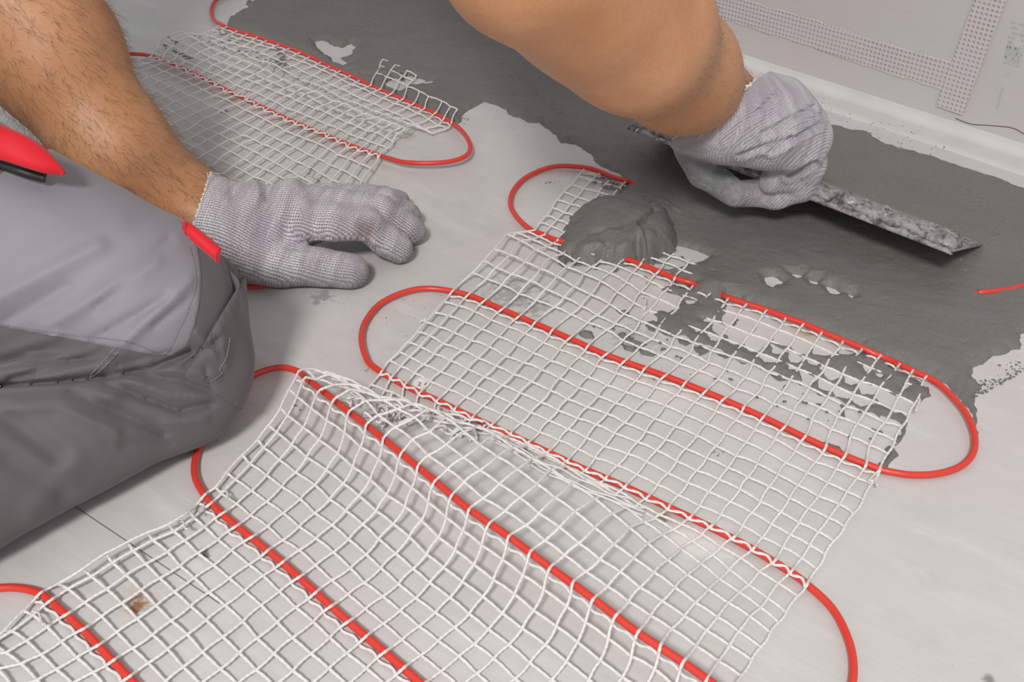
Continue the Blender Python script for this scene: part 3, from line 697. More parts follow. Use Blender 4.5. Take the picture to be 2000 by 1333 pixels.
HOLES = [c2([(50, 235), (85, 230), (150, 260), (195, 270), (240, 245), (262, 260), (250, 300), (210, 320), (180, 325), (240, 360), (200, 370), (150, 345), (130, 320), (75, 285)]),
         c2([(435, 475), (490, 438), (545, 462), (548, 430), (585, 428), (640, 445), (655, 460), (700, 455), (690, 466), (610, 480), (560, 478), (510, 512)]),
         c6([(565, 325), (600, 327), (650, 345), (640, 360), (600, 378), (570, 360)]), c6([(700, 305), (730, 306), (757, 320), (720, 323)]), c6([(808, 345), (855, 350), (850, 364), (820, 360)]),
         c6([(900, 380), (935, 385), (972, 412), (960, 420), (920, 408)]), c6([(1015, 421), (1043, 427), (1035, 433)]),
         c6([(-10, 398), (92, 430), (80, 460), (50, 497), (10, 512), (-60, 480), (-70, 420)]), c6([(115, 450), (167, 452), (160, 463), (120, 463)]), c6([(203, 553), (257, 560), (250, 572), (210, 566)]),
         c6([(345, 420), (560, 500), (770, 585), (985, 672), (1112, 728), (1085, 740), (1030, 750), (978, 745), (968, 700), (948, 745), (925, 752), (880, 757), (822, 745), (812, 690), (795, 738), (740, 738), (708, 718), (700, 660), (690, 695), (600, 678), (585, 640), (560, 690), (530, 725), (490, 738), (470, 725), (440, 680), (395, 697), (350, 680), (342, 625), (350, 600), (322, 580), (335, 530), (352, 520), (345, 470)]),
         c6([(262, 572), (357, 605), (330, 640), (300, 645), (275, 620)]), c6([(250, 643), (312, 655), (280, 680), (255, 670)]), c6([(165, 610), (202, 618), (170, 621)]),
         c6([(580, 690), (667, 735), (640, 745), (600, 738)]), c6([(678, 733), (777, 770), (730, 792), (698, 785)]), c6([(535, 753), (570, 753), (627, 787), (560, 792)]),
         c6([(795, 768), (842, 790), (850, 817), (798, 800)]), c6([(693, 808), (742, 825), (700, 827)]), c6([(743, 838), (838, 880), (800, 922), (765, 908)]),
         c6([(885, 812), (987, 860), (920, 892), (878, 872)]), c6([(985, 863), (1087, 910), (1050, 922), (1000, 902)]), c6([(853, 888), (942, 922), (920, 952), (862, 930)]),
         c6([(938, 928), (1047, 965), (1020, 1002), (957, 988)]), c6([(1085, 900), (1202, 945), (1170, 982), (1100, 970)]), c6([(1040, 970), (1172, 1020), (1080, 1037), (1045, 1000)]),
         c6([(1175, 940), (1398, 1030), (1372, 1100), (1345, 1085), (1320, 1062), (1290, 1072), (1268, 1040), (1190, 1020)]),
         c6([(1100, 818), (1147, 828), (1115, 840)]), c6([(1180, 858), (1212, 865), (1195, 877)]), c6([(1318, 940), (1340, 922), (1345, 930), (1332, 945)]),
         c6([(1270, 797), (1340, 820), (1478, 880), (1475, 900), (1450, 927), (1430, 910), (1385, 882), (1335, 850)]),
         c6([(20, 138), (75, 152), (160, 175), (245, 205), (200, 227), (130, 250), (10, 275), (-60, 262), (-30, 190)]),
         c6([(1205, 1100), (1312, 1150), (1308, 1195), (1240, 1195), (1215, 1170)]), c6([(1120, 1170), (1290, 1240), (1270, 1252), (1240, 1275), (1190, 1270), (1130, 1230)])]
PATCH = [cB(p) for p in ([(288, 283), (388, 322), (370, 335), (318, 312)], [(400, 327), (512, 367), (490, 387), (430, 372)], [(525, 382), (638, 412), (600, 447), (548, 452), (528, 420)], [(645, 417), (757, 462), (725, 477), (680, 457)],
         [(770, 465), (880, 508), (840, 512)], [(890, 510), (1000, 552), (950, 552)], [(1012, 562), (1122, 612), (1070, 617), (1035, 592)], [(1150, 612), (1250, 655), (1200, 645)], [(1270, 668), (1375, 718), (1330, 712)],
         [(183, 238), (277, 282), (245, 292), (205, 275)], [(45, 365), (160, 402), (120, 432), (80, 412)], [(160, 408), (200, 395), (280, 432), (285, 442), (240, 456), (180, 440)],
         [(12, 320), (75, 308), (130, 355), (215, 372), (160, 400), (100, 372)], [(300, 400), (335, 395), (345, 410), (300, 425)], [(1250, 975), (1330, 995), (1400, 1030), (1450, 1040), (1510, 1095), (1480, 1100), (1380, 1055)],
         [(1570, 1112), (1650, 1140), (1650, 1160)], [(1300, 768), (1362, 770), (1360, 800)], [(1480, 800), (1505, 790), (1510, 860), (1470, 852)], [(1655, 935), (1735, 945), (1740, 965), (1700, 962)],
         [(1690, 1150), (1740, 1172), (1765, 1120), (1750, 1080), (1800, 1030), (1835, 1050), (1830, 1105), (1795, 1120), (1790, 1180), (1720, 1190)], [(790, 205), (803, 215), (780, 262), (755, 258)], [(905, 262), (925, 250), (910, 300), (890, 295)], [(1090, 640), (1115, 640), (1085, 700), (1062, 735), (1066, 700)])]
PATCH += [cA([(1098, 885), (1150, 865), (1210, 875), (1250, 915), (1240, 930), (1180, 930), (1120, 905)]), cA([(1405, 695), (1450, 705), (1505, 710), (1510, 740), (1480, 755), (1440, 735)]), cA([(1230, 825), (1260, 825), (1250, 855)]), cA([(1265, 828), (1310, 835), (1325, 860), (1300, 858)]),
          cA([(1615, 435), (1650, 450), (1665, 470), (1640, 465)]), cA([(1560, 525), (1605, 540), (1600, 555), (1570, 545)]), cA([(1640, 480), (1665, 500), (1655, 520)]),
          cA([(1755, 300), (1790, 270), (1850, 250), (1860, 290), (1810, 290)]), cA([(1700, 335), (1735, 315), (1790, 345)]), cA([(1880, 300), (1930, 285), (1975, 330), (1930, 320)]), cA([(1060, 345), (1110, 320), (1160, 350), (1110, 355)]), cA([(1380, 400), (1420, 380), (1440, 395), (1400, 420)]), cA([(1235, 375), (1330, 380), (1320, 395), (1260, 390)]),
          [(410, 2), (416, 8), (404, 18), (402, 12)], [(436, 20), (447, 26), (452, 32), (438, 33)], [(484, 0), (492, 2), (488, 12), (482, 10)]]
def poly_sdf(P, poly):
    V = np.array([W(x, y)[:2] for x, y in poly]); d = np.full(P.shape[0], 1e9); ins = np.zeros(P.shape[0], bool)
    for i in range(len(V)):
        a, b = V[i], V[(i+1) % len(V)]; ab = b-a; q = P-a
        t = np.clip((q@ab)/(ab@ab+1e-15), 0, 1); e = q-t[:, None]*ab; d = np.minimum(d, (e*e).sum(1))
        c = (a[1] > P[:, 1]) != (b[1] > P[:, 1]); xs = a[0]+(P[:, 1]-a[1])/(b[1]-a[1]+1e-15)*ab[0]; ins ^= c & (P[:, 0] < xs)
    d = np.sqrt(d); return np.where(ins, d, -d)      # positive inside
def local_sdf(P, poly, D, op, reach=.006):
    V = np.array([W(x, y)[:2] for x, y in poly]); lo = V.min(0)-reach; hi = V.max(0)+reach
    m = ((P >= lo) & (P <= hi)).all(1)
    if m.any(): D[m] = op(D[m], poly_sdf(P[m], poly))
def sheet(name, polys, holes, h, thick, mat, lo, hi, rag=.0016, extra=None, parent=None, sharp=.0022):
    nx, ny = [int((hi[i]-lo[i])/h)+1 for i in (0, 1)]
    X, Y = np.meshgrid(lo[0]+np.arange(nx)*h, lo[1]+np.arange(ny)*h, indexing='ij'); P = np.stack([X.ravel(), Y.ravel()], -1)
    jit = np.stack([fbm(P, 120, 3, 5), fbm(P, 120, 3, 25)], -1)*rag; Q = P+jit
    D = np.full(len(P), -1.0)
    for k, p in enumerate(polys):
        if k == 0 and len(p) > 30: D = np.maximum(D, poly_sdf(Q, p))
        else: local_sdf(Q, p, D, np.maximum)
    for p in holes: local_sdf(Q, p, D, lambda a, b: np.minimum(a, -b-.0006))
    for p in PATCH if name == 'adhesive_layer' else (): local_sdf(Q, p, D, np.maximum)
    th = thick(P) if callable(thick) else thick
    Z = np.where(D > 0, th*np.tanh(D/sharp), np.maximum(D*.7, -.0015))
    if extra is not None: Z = Z+np.where(D > 0, np.clip(D/.004, 0, 1)*extra(P), 0)
    Zg = Z.reshape(nx, ny); Dg = D.reshape(nx, ny); on = Dg > -.0009
    c = on[:-1, :-1] | on[1:, :-1] | on[:-1, 1:] | on[1:, 1:]
    e = np.argwhere(c); ids = -np.ones((nx, ny), int)
    for a, b in ((0, 0), (1, 0), (1, 1), (0, 1)): ids[e[:, 0]+a, e[:, 1]+b] = 1
    used = np.argwhere(ids > 0); ids[used[:, 0], used[:, 1]] = np.arange(len(used))
    V = np.stack([X[used[:, 0], used[:, 1]], Y[used[:, 0], used[:, 1]], Zg[used[:, 0], used[:, 1]]], -1)
    F = np.stack([ids[e[:, 0], e[:, 1]], ids[e[:, 0]+1, e[:, 1]], ids[e[:, 0]+1, e[:, 1]+1], ids[e[:, 0], e[:, 1]+1]], -1)
    return mesh_obj(name, V, F, mat, parent)
def m_thick(P):
    px = to_px(np.concatenate([P, np.zeros((len(P), 1))], 1))
    t = np.full(len(P), .0046)
    # thin skim in the patchy zone between the two right-hand cable runs
    w = np.clip((px[:, 1]-(560+(px[:, 0]-1380)*.36))/22, 0, 1)*np.clip((px[:, 0]-1230)/40, 0, 1)
    t = t-.0020*w
    t = t+.0030*np.exp(-(((px[:, 0]-1388)/26)**2+((px[:, 1]-566)/16)**2))
    return t+.0002*vnoise(P, 30, 2)
CR = [[(800, 142), (735, 143), (700, 142)], [(982, 178), (1000, 184), (1050, 190), (1080, 203)], [(1015, 150), (1050, 180), (1092, 222)], [(1030, 222), (1060, 232), (1085, 240)], [(1005, 222), (1030, 215), (1055, 228), (1075, 246), (1090, 258)],
      [(1090, 262), (1110, 270), (1135, 285), (1160, 302)], [(1965, 432), (1948, 455), (1925, 478)], [(925, 122), (955, 118)], [(1212, 395), (1260, 385), (1300, 398), (1330, 420)]]
PITS = [(rng.uniform(560, 1010), rng.uniform(-10, 180)) for _ in range(46)]+[(rng.uniform(960, 1080), rng.uniform(120, 170)) for _ in range(12)]+[(1700+rng.normal(0, 20)+200*(k % 2), 420+rng.normal(0, 25)-20*(k % 2)) for k in range(26)]+[(rng.uniform(1300, 2000), rng.uniform(480, 700)) for _ in range(26)]
def m_extra(P):
    px = to_px(np.concatenate([P, np.full((len(P), 1), .0045)], 1)); z = .00035*fbm(P, 45, 3, 8)+.00012*fbm(P, 300, 2, 9)
    # long low ridges left by the blade
    ca, sa = math.cos(CABLE_ANG+.35), math.sin(CABLE_ANG+.35)
    S = np.stack([P[:, 0]*ca+P[:, 1]*sa, (-P[:, 0]*sa+P[:, 1]*ca)*9], -1); z += .00025*fbm(S, 9, 3, 12)
    for c in CR:
        for a, b in zip(c[:-1], c[1:]):
            a = np.array(a, float); b = np.array(b, float); q = px-a; ab = b-a; t = np.clip((q@ab)/(ab@ab), 0, 1)
            d = np.linalg.norm(q-t[:, None]*ab+np.stack([5*vnoise(P, 35, 14), 5*vnoise(P, 35, 15)], -1), axis=1)+1.8*vnoise(P, 260, 4)
            z += -.0016*np.exp(-(d/1.7)**2)+.0005*np.exp(-((d-4)/2.5)**2)
    for (x, y) in PITS:
        m = (np.abs(px[:, 0]-x) < 14) & (np.abs(px[:, 1]-y) < 9)
        if m.any():
            q = px[m]-[x, y]; d = np.hypot(q[:, 0]*.5, q[:, 1]-q[:, 0]*.15)+vnoise(P[m], 700, 3)*1.1
            z[m] += -.0014*np.exp(-(d/1.4)**2)
    return z
lay = sheet('adhesive_layer', [OUT]+PATCH, HOLES, .00105, m_thick, MAT_MORTAR, (-.33, .42), (.62, 1.27), extra=m_extra, sharp=.0052)
tag(lay, 'dark grey wet adhesive spread over the floor and netting with ragged edges and small gaps', 'wet adhesive')

# heap of fresh adhesive dropped on the mat
HP = [(1087, 514), (1085, 484), (1094, 462), (1106, 440), (1113, 425), (1130, 413), (1165, 398), (1200, 392), (1240, 396), (1280, 408), (1305, 422), (1322, 442), (1327, 468), (1318, 490), (1300, 500), (1280, 510), (1262, 521), (1247, 514), (1228, 519), (1200, 522), (1180, 516), (1160, 524), (1140, 518), (1115, 512), (1098, 522)]
def h_extra(P):
    px = to_px(np.concatenate([P, np.full((len(P), 1), .012)], 1))
    z = .0012*fbm(P, 60, 4, 31)+.00025*fbm(P, 420, 2, 33)
    def seg(pts, w):
        d = np.full(len(P), 1e9); n = 2.5*vnoise(P, 150, 6)
        for a, b in zip(pts[:-1], pts[1:]):
            a = np.array(a, float); b = np.array(b, float); q = px-a; ab = b-a; t = np.clip((q@ab)/(ab@ab), 0, 1); d = np.minimum(d, np.linalg.norm(q-t[:, None]*ab, axis=1))
        return np.exp(-((d+n)/w)**2)
    dome = np.exp(-(((px[:, 0]-1265)/52)**2+((px[:, 1]-448)/40)**2)); z += .007*dome
    z += .005*np.exp(-(((px[:, 0]-1180)/62)**2+((px[:, 1]-440)/36)**2))
    z -= .0040*seg([(1245, 455), (1262, 440), (1278, 424)], 3.5)
    z += .0030*seg([(1242, 455), (1255, 475), (1262, 495), (1255, 512)], 6)
    z -= .0030*seg([(1252, 460), (1266, 485), (1262, 508)], 4)
    z += .0042*seg([(1118, 500), (1135, 484), (1165, 480), (1200, 492), (1235, 480)], 8)
    z -= .0034*seg([(1125, 508), (1145, 494), (1175, 492), (1205, 500), (1235, 490)], 5)
    z -= .0022*seg([(1150, 462), (1190, 458), (1220, 452), (1240, 448)], 4)
    z += .0035*seg([(1155, 508), (1185, 506), (1215, 512)], 7)
    z -= .0025*seg([(1272, 404), (1300, 418), (1312, 432)], 3)
    return z
def h_thick(P):
    px = to_px(np.concatenate([P, np.full((len(P), 1), .01)], 1)); return .0145*(.62+.38*np.clip((px[:, 0]-1090-(px[:, 1]-450)*.3)/95, 0, 1))
heap = sheet('adhesive_heap', [HP], [], .0011, h_thick, MAT_HEAP, (.035, .60), (.185, .80), rag=.0018, extra=h_extra, sharp=.0085)
tag(heap, 'rounded dollop of fresh grey adhesive on the netting in the picture centre', 'adhesive heap')

# crumbs of adhesive stuck to netting and floor: nobody could count them
cv = []; cf = []
def crumb(px, py, z, r):
    c = np.array(W(px, py, z)); k = len(cv); n = 7
    if (c[:2]-WA)@WN < .006: return
    ring = [(c+np.array([math.cos(a)*r*random.uniform(.6, 1.3), math.sin(a)*r*random.uniform(.5, 1.1), random.uniform(-.2, .1)*r])) for a in np.arange(n)*2*math.pi/n]
    cv.extend(ring); cv.append(c+np.array([0, 0, r*.5])); cv.append(c-np.array([0, 0, r*.35]))
    for i in range(n): cf.append((k+i, k+(i+1) % n, k+n)); cf.append((k+(i+1) % n, k+i, k+n+1))
def scat(n, x, y, sx, sy, z=.0015, r=(.0006, .0022)):
    for _ in range(n): crumb(x+random.gauss(0, sx), y+random.gauss(0, sy), z, random.uniform(*r)*random.random()**.5)
def line_scat(n, pts, j, z, r):
    for _ in range(n):
        i = random.randrange(len(pts)-1); t = random.random(); a, b = pts[i], pts[i+1]
        crumb(a[0]+(b[0]-a[0])*t+random.gauss(0, j), a[1]+(b[1]-a[1])*t+random.gauss(0, j), z, random.uniform(*r))
for i in range(34):       # specks on the netting of the patchy zone
    u = random.uniform(8, 22); v = random.choice((12, 13, 14, 12.5, 13.5)); p, z = at_main(u, v, CAB, cable_z, ()); crumb(p[0], p[1], z+.0005, random.uniform(.0005, .0018))
line_scat(26, [(315, 84), (335, 98), (365, 112), (372, 114)], 1.5, .008, (.001, .0026))
line_scat(22, [(500, 110), (520, 122), (555, 118), (540, 100), (560, 128)], 4, .007, (.001, .003))
line_scat(26, [(378, 70), (420, 88), (450, 96), (478, 104)], 3, .009, (.0006, .002))
line_scat(14, [(325, 72), (345, 80), (340, 88), (352, 76)], 2, .009, (.0006, .0016))
line_scat(16, [(420, 56), (440, 66), (470, 74), (500, 80), (520, 90)], 4, .006, (.0006, .0022))
line_scat(14, [(575, 152), (590, 156), (640, 182), (665, 205)], 2.5, .012, (.0006, .0018))
line_scat(14, [(577, 340), (600, 344), (625, 350), (618, 360), (604, 340), (612, 330)], 1.5, .008, (.0006, .0016))
line_scat(30, [(1165, 352), (1180, 345), (1205, 360), (1190, 372), (1175, 362), (1215, 375)], 3, .004, (.0008, .0028))
scat(110, 1560, 200, 38, 13, .0013, (.0003, .0009)); scat(120, 1650, 245, 70, 16, .0013, (.0003, .0008)); scat(24, 1770, 262, 20, 8, .0013, (.0003, .0009)); scat(30, 1545, 178, 12, 6, .0013, (.0004, .0012))
scat(40, 1470, 145, 20, 8, .0013, (.0003, .0008)); scat(12, 1835, 292, 10, 5, .0013, (.0003, .001))
for _ in range(60):
    t = random.random(); crumb(1700+260*t, 268+95*t+random.gauss(0, 6), .0004, random.uniform(.0003, .0009))
for _ in range(120): # dry-brushed edge at right
    x = random.uniform(1900, 2010); y = 735+(1998-x)*.55-random.uniform(0, 40)*random.random(); crumb(x, y-8, .0004, random.uniform(.0003, .0011))
for _ in range(30): crumb(random.uniform(960, 1160), random.uniform(225, 300), .0004, random.uniform(.0002, .0006))
for _ in range(26): crumb(random.uniform(640, 1000), random.uniform(560, 660), .0003, random.uniform(.0002, .0005))
scat(14, 700, 612, 30, 22, .0003, (.0003, .0008)); scat(8, 582, 745, 4, 4, .0004, (.0003, .0006)); scat(5, 578, 800, 6, 5, .0005, (.0006, .0013)); scat(10, 1390, 880, 12, 5, .0004, (.0003, .001))
scat(30, 1300, 720, 60, 24, .0004, (.0003, .0007)); scat(10, 720, 722, 8, 3, .0005, (.0004, .0008)); scat(40, 1055, 350, 30, 18, .0003, (.0002, .0006)); scat(10, 1075, 357, 8, 2, .0004, (.0005, .001))
scat(25, 1195, 365, 10, 7, .003, (.0006, .0016)); scat(20, 905, 232, 6, 4, .0005, (.0004, .001)); scat(8, 486, 723, 4, 2, .0004, (.0005, .0011))
tag(mesh_obj('adhesive_crumbs', cv, cf, MAT_MORTAR), 'scattered grey specks of adhesive on floor and netting', 'adhesive crumbs', kind='stuff')

# small round paper sticker with a number
def disc(c, r, z, n=28, th=.0003):
    V = [(c[0]+r*math.cos(a), c[1]+r*1.05*math.sin(a), zz) for zz in (0, z) for a in np.arange(n)*2*math.pi/n]
    return V, [tuple(range(n, 2*n))]+[(i, (i+1) % n, n+(i+1) % n, n+i) for i in range(n)]
sc = W(826, 751); V, F = disc(sc, .0062, .0007)
st = mesh_obj('sticker', V, F, plain('white_paper', (.78, .76, .75), .6), smooth=False); tag(st, 'tiny round white paper sticker numbered 24 under the netting', 'sticker')
T = Tubes(); s = .0016; MAT_INK = plain('dark_ink', (.12, .11, .12), .7)
for off, g in ((-.0020, [[(-.5, .8), (0, 1.1), (.5, .7), (-.5, -.9), (.6, -.9)]]), (.0020, [[(.2, 1), (-.6, -.2), (.7, -.2)], [(.3, .5), (.2, -1)]])):
    for ln in g: T.add([(sc[0]+off+x*s, sc[1]+y*s-.001, .0009) for x, y in ln], .00022, 6)
T.build('number', MAT_INK, st)

# ------------------------------------------------------------------ trowel
bd = np.array([-.707, .707, 0]); Rn = np.array([.3045, .607, .0385]); Rf = np.array([.3577, .670, .0062]); Lb = .292
bw = Rf-Rn; nrm = np.cross(bd, bw); nrm /= np.linalg.norm(nrm); nrm = nrm if nrm[2] > 0 else -nrm
bwn = bw/np.linalg.norm(bw); WB_ = np.linalg.norm(bw)
tro = empty('plastering_trowel', tuple(Rn+bd*Lb/2+bw/2)); tag(tro, 'steel plastering trowel crusted with adhesive, gripped by the raised gloved hand', 'trowel')
def bp(s, w, h): return Rn+bd*s+bwn*w+nrm*h
def slab(name, s0, s1, w0, w1, h0, h1, mat, parent, ns=1, nw=1, rough=0, seed=1):
    V = []; F = []; S = np.linspace(s0, s1, ns+1); Wd = np.linspace(w0, w1, nw+1)
    for h, sg in ((h0, 0), (h1, 1)):
        for s in S:
            for w in Wd:
                r = 0
                if rough and sg: q = np.array([[s, w, 0]]); r = rough*(fbm(q, 130, 3, seed)[0]*.8+.35*vnoise(q, 330, seed+3)[0]); e = min((s-s0), (s1-s), (w-w0), (w1-w)); r -= (h1-h0)*.6*math.exp(-max(e, 0)/.0025)
                V.append(bp(s, w, h+r))
    k = (ns+1)*(nw+1); g = lambda i, j, t: t*k+i*(nw+1)+j
    for i in range(ns):
        for j in range(nw): F.append((g(i, j, 0), g(i, j+1, 0), g(i+1, j+1, 0), g(i+1, j, 0))); F.append((g(i, j, 1), g(i+1, j, 1), g(i+1, j+1, 1), g(i, j+1, 1)))
    for i in range(ns): F.append((g(i, 0, 0), g(i+1, 0, 0), g(i+1, 0, 1), g(i, 0, 1))); F.append((g(i, nw, 0), g(i, nw, 1), g(i+1, nw, 1), g(i+1, nw, 0)))
    for j in range(nw): F.append((g(0, j, 0), g(0, j, 1), g(0, j+1, 1), g(0, j+1, 0))); F.append((g(ns, j, 0), g(ns, j+1, 0), g(ns, j+1, 1), g(ns, j, 1)))
    return par(mesh_obj(name, V, F, mat), parent)
def crust_mat():
    M = NT('dried_crust', .5, .5); n = M.noise(150, 5, .7, M.coord((1, 1, 1), (0, 0, .785))); n2 = M.noise(45, 3)
    c = M.mix(M.ramp(n, [(.38, 0), (.56, 1)]), (.08, .075, .07), (.36, .335, .34)); c = M.mix(M.ramp(n2, [(.5, 0), (.7, .6)]), c, (.40, .38, .38)); c = M.mix(M.ramp(M.noise(260, 3), [(.66, 0), (.72, .9)]), c, (.72, .68, .62))
    M.col(c); M.bump(n, .8, .003); return M.m
MAT_STEEL = plain('scratched_steel', (.42, .41, .40), .35, .9, .2); MAT_CRUST = crust_mat(); MAT_WOOD = plain('dusty_grip', (.30, .24, .22), .6, 0, .3)
slab('blade', 0, Lb, 0, WB_, -.0006, .0006, MAT_STEEL, tro)
slab('mounting_bar', .015, Lb-.008, .026, .050, .0004, .0075, MAT_STEEL, tro)
slab('adhesive_residue', .001, Lb-.001, .001, .027, .0004, .0088, MAT_CRUST, tro, 200, 20, .0034, 3)
slab('adhesive_residue', .002, Lb-.002, .027, WB_-.004, .0004, .0016, MAT_CRUST, tro, 120, 20, .0010, 8)
slab('adhesive_residue', -.0005, Lb, -.0028, .0016, -.0022, .0026, MAT_CRUST, tro, 150, 4, .0012, 5)
T = Tubes(); T.add(catmull([bp(s, .030, h) for s, h in ((.140, .026), (.150, .027), (.19, .028), (.235, .027), (.246, .026))], 6), [.010]*3+[.0135]*19+[.010]*3, 12); par(T.build('handle', MAT_WOOD), tro)
for s0, s1 in ((.165, .142), (.222, .250)):
    T = Tubes(); T.add(catmull([bp(s0, .038, .006), bp(s0*.7+s1*.3, .038, .012), bp(s1, .038, .022), bp(s1, .038, .031)], 6), .0052, 8); par(T.build('shank', MAT_STEEL), tro)

# ------------------------------------------------------------------ the worker: one continuous body (both arms meet in a torso above the frame), clothes and gloves on it
def A3(*a): return np.array(W(*a))
elbL = A3(-70, -125, .225); shL = np.array([-.52, .84, .50])
wrL = A3(362, 405, .044); midL = A3(225, 292, .092); upL = A3(92, 92, .155)
elbR = A3(1035, -115, .262); shR = np.array([-.16, .78, .53]); wrR = A3(1396, 208, .105); midR = A3(1244, 68, .195); upR = A3(1143, -32, .232); foR = A3(1328, 140, .150)
hip = np.array([-.66, .66, .22]); chest = np.array([-.36, .83, .53])
body = [(A3(470, 450, .036), wrL, .020, .0275), (wrL, midL, .0275, .0352), (midL, upL, .0352, .0452), (upL, elbL, .0452, .043), (elbL, shL, .043, .055),
        (A3(1480, 240, .085), wrR, .018, .0285), (wrR, foR, .0285, .0365), (foR, midR, .0365, .0430), (midR, upR, .0430, .0465), (upR, elbR, .0465, .046), (elbR, shR, .047, .055),
        (shL, chest+np.array([-.02, .01, 0]), .055, .11, .05), (shR, chest+np.array([.03, 0, 0]), .055, .11, .05), (chest, hip, .115, .105, .06), (chest, np.array([-.30, .88, .66]), .06, .05, .04),
        (np.array([-.29, .90, .72]), np.array([-.27, .92, .76]), .078, .072, .03), (np.array([-.24, .85, .70]), np.array([-.245, .86, .685]), .055, .04, .03)]
F_, lo, h = field((-.86, .36, .0), (.33, 1.04, .86), .0055, body, .022)
V, Q = nets(F_, lo, h, 3)
# soft muscle and tendon relief on the forearms
def nrm_disp(V, Q, fn):
    a = V[Q[:, 0]]; n = np.cross(V[Q[:, 2]]-a, V[Q[:, 3]]-V[Q[:, 1]]); N = np.zeros_like(V)
    for k in range(4): np.add.at(N, Q[:, k], n)
    N /= np.linalg.norm(N, axis=1)[:, None]+1e-12
    return V+N*fn(V)[:, None]
V = nrm_disp(V, Q, lambda P: .0016*vnoise(P, 22, 3)+.0010*vnoise(P*np.array([1, 1, .5]), 55, 6))
person = mesh_obj('person', V, Q, MAT_SKIN)
m = person.modifiers.new('smooth', 'SUBSURF'); m.levels = m.render_levels = 1
tag(person, 'kneeling person in grey work trousers and knit gloves, spreading adhesive with a trowel', 'person')

# short arm hair along both forearms
MAT_HAIR = plain('arm_hair', (.19, .115, .065), .6)
BV, BQ = V, Q
_a = BV[BQ[:, 0]]; _n = np.cross(BV[BQ[:, 2]]-_a, BV[BQ[:, 3]]-BV[BQ[:, 1]]); BN = np.zeros_like(BV)
for k in range(4): np.add.at(BN, BQ[:, k], _n)
BN /= np.linalg.norm(BN, axis=1)[:, None]+1e-12
def hairs(name, a, b, rmax, n, L):
    ax = b-a; Ln = np.linalg.norm(ax); ax = ax/Ln; t = (BV-a)@ax; d = np.linalg.norm(BV-a-t[:, None]*ax, axis=1)
    idx = np.where((t > -.005) & (t < Ln) & (d < rmax))[0]; T = Tubes()
    for i in rng.choice(idx, n):
        v = BN[i]; p0 = BV[i]+rng.normal(0, .002, 3); p0 = p0-v*((p0-BV[i])@v)-v*.0008
        ln = L*random.uniform(.4, 1.3); g = ax*(-.8)+rng.normal(0, .42, 3); g = g-v*g.dot(v); g /= np.linalg.norm(g)+1e-9
        T.add([p0, p0+g*ln*.4+v*ln*.30, p0+g*ln*.75+v*ln*.46, p0+g*ln+v*ln*.48], [.000075, .00007, .00005, .00002], 3, False)
    return tag(T.build(name, MAT_HAIR, person), kind='stuff')
hairs('arm_hair', wrL, elbL, .06, 4200, .0100)
hairs('arm_hair', wrR, midR, .065, 900, .005)

# planted glove, palm down, thumb towards the viewer
G = A3
gl = [(G(392, 424, .043), G(430, 440, .041), .0315, .0315), (G(430, 440, .041), G(555, 428, .037), .0310, .0250), (G(560, 424, .037), G(640, 418, .036), .0245, .0195, .008),
      (G(450, 493, .026), G(545, 514, .018), .0225, .0170, .010),
      (G(545, 514, .018), G(628, 522, .0145), .0170, .0138, .004), (G(628, 522, .0145), G(686, 530, .0128), .0138, .0128, .003),
      (G(590, 428, .043), G(650, 432, .043), .0165, .0136, .004), (G(650, 436, .043), G(712, 437, .037), .0136, .0124, .003), (G(712, 437, .037), G(752, 469, .0205), .0124, .0118, .003), (G(752, 469, .0205), G(780, 487, .0118), .0118, .0106, .003),
      (G(610, 415, .042), G(665, 405, .045), .0150, .0130, .006), (G(665, 405, .045), G(742, 412, .037), .0128, .0120, .0025), (G(742, 412, .037), G(785, 440, .020), .0120, .0112, .0025), (G(785, 440, .020), G(806, 452, .0118), .0112, .0104, .0025),
      (G(620, 398, .038), G(680, 392, .040), .0130, .0115, .006), (G(680, 392, .040), G(752, 398, .031), .0115, .0108, .0025), (G(752, 398, .031), G(798, 421, .0122), .0108, .0094, .0025),
      (G(620, 388, .032), G(690, 384, .032), .0120, .0100, .006), (G(690, 384, .032), G(748, 386, .020), .0100, .0092, .0025), (G(748, 386, .020), G(781, 393, .0100), .0092, .0080, .0025)]
bumps = [((578, 372), 15, .0052), ((500, 378), 10, .004), ((540, 392), 12, -.0035), ((522, 376), 6, -.003), ((612, 384), 12, -.003), ((455, 372), 10, -.002)]
def glove_disp(P):
    px = to_px(P); d = np.zeros(len(P))
    for (c, w, a) in bumps: d += a*np.exp(-(((px[:, 0]-c[0])/w)**2+((px[:, 1]-c[1])/(w*2.2))**2))
    d += .0013*np.sin(px[:, 0]/9.0+px[:, 1]/40)*np.exp(-((px[:, 0]-560)/70)**2)*(px[:, 1] < 470)
    d += -.0030*np.exp(-(((px[:, 0]-572)/26)**2+((px[:, 1]-480-(px[:, 0]-560)*.1)/7)**2))
    return d+.0006*vnoise(P, 90, 2)
def cut_field(prims, lo, hi, h, k, planes):
    F, lo, h = field(lo, hi, h, prims, k)
    ax = [lo[d]+np.arange(F.shape[d])*h for d in range(3)]; Gd = np.stack(np.meshgrid(*ax, indexing='ij'), -1)
    for (p, n) in planes: F = np.maximum(F, (Gd-np.array(p))@np.array(n))
    return F, lo, h
pl = np.concatenate([np.vstack([p[0], p[1]]) for p in gl]); lo_ = pl.min(0)-.04; hi_ = pl.max(0)+.04; lo_[2] = -.003
cutn = A3(392, 395, .044)-wrL*0; e1 = A3(407, 357, .055); e2 = A3(378, 440, .060); vdir = (e1+e2)/2-np.array([0, 0, CAM_H])
cn = np.cross(e2-e1, vdir); cn /= np.linalg.norm(cn); cn = cn if cn.dot(wrL-A3(470, 450, .036)) > 0 else -cn
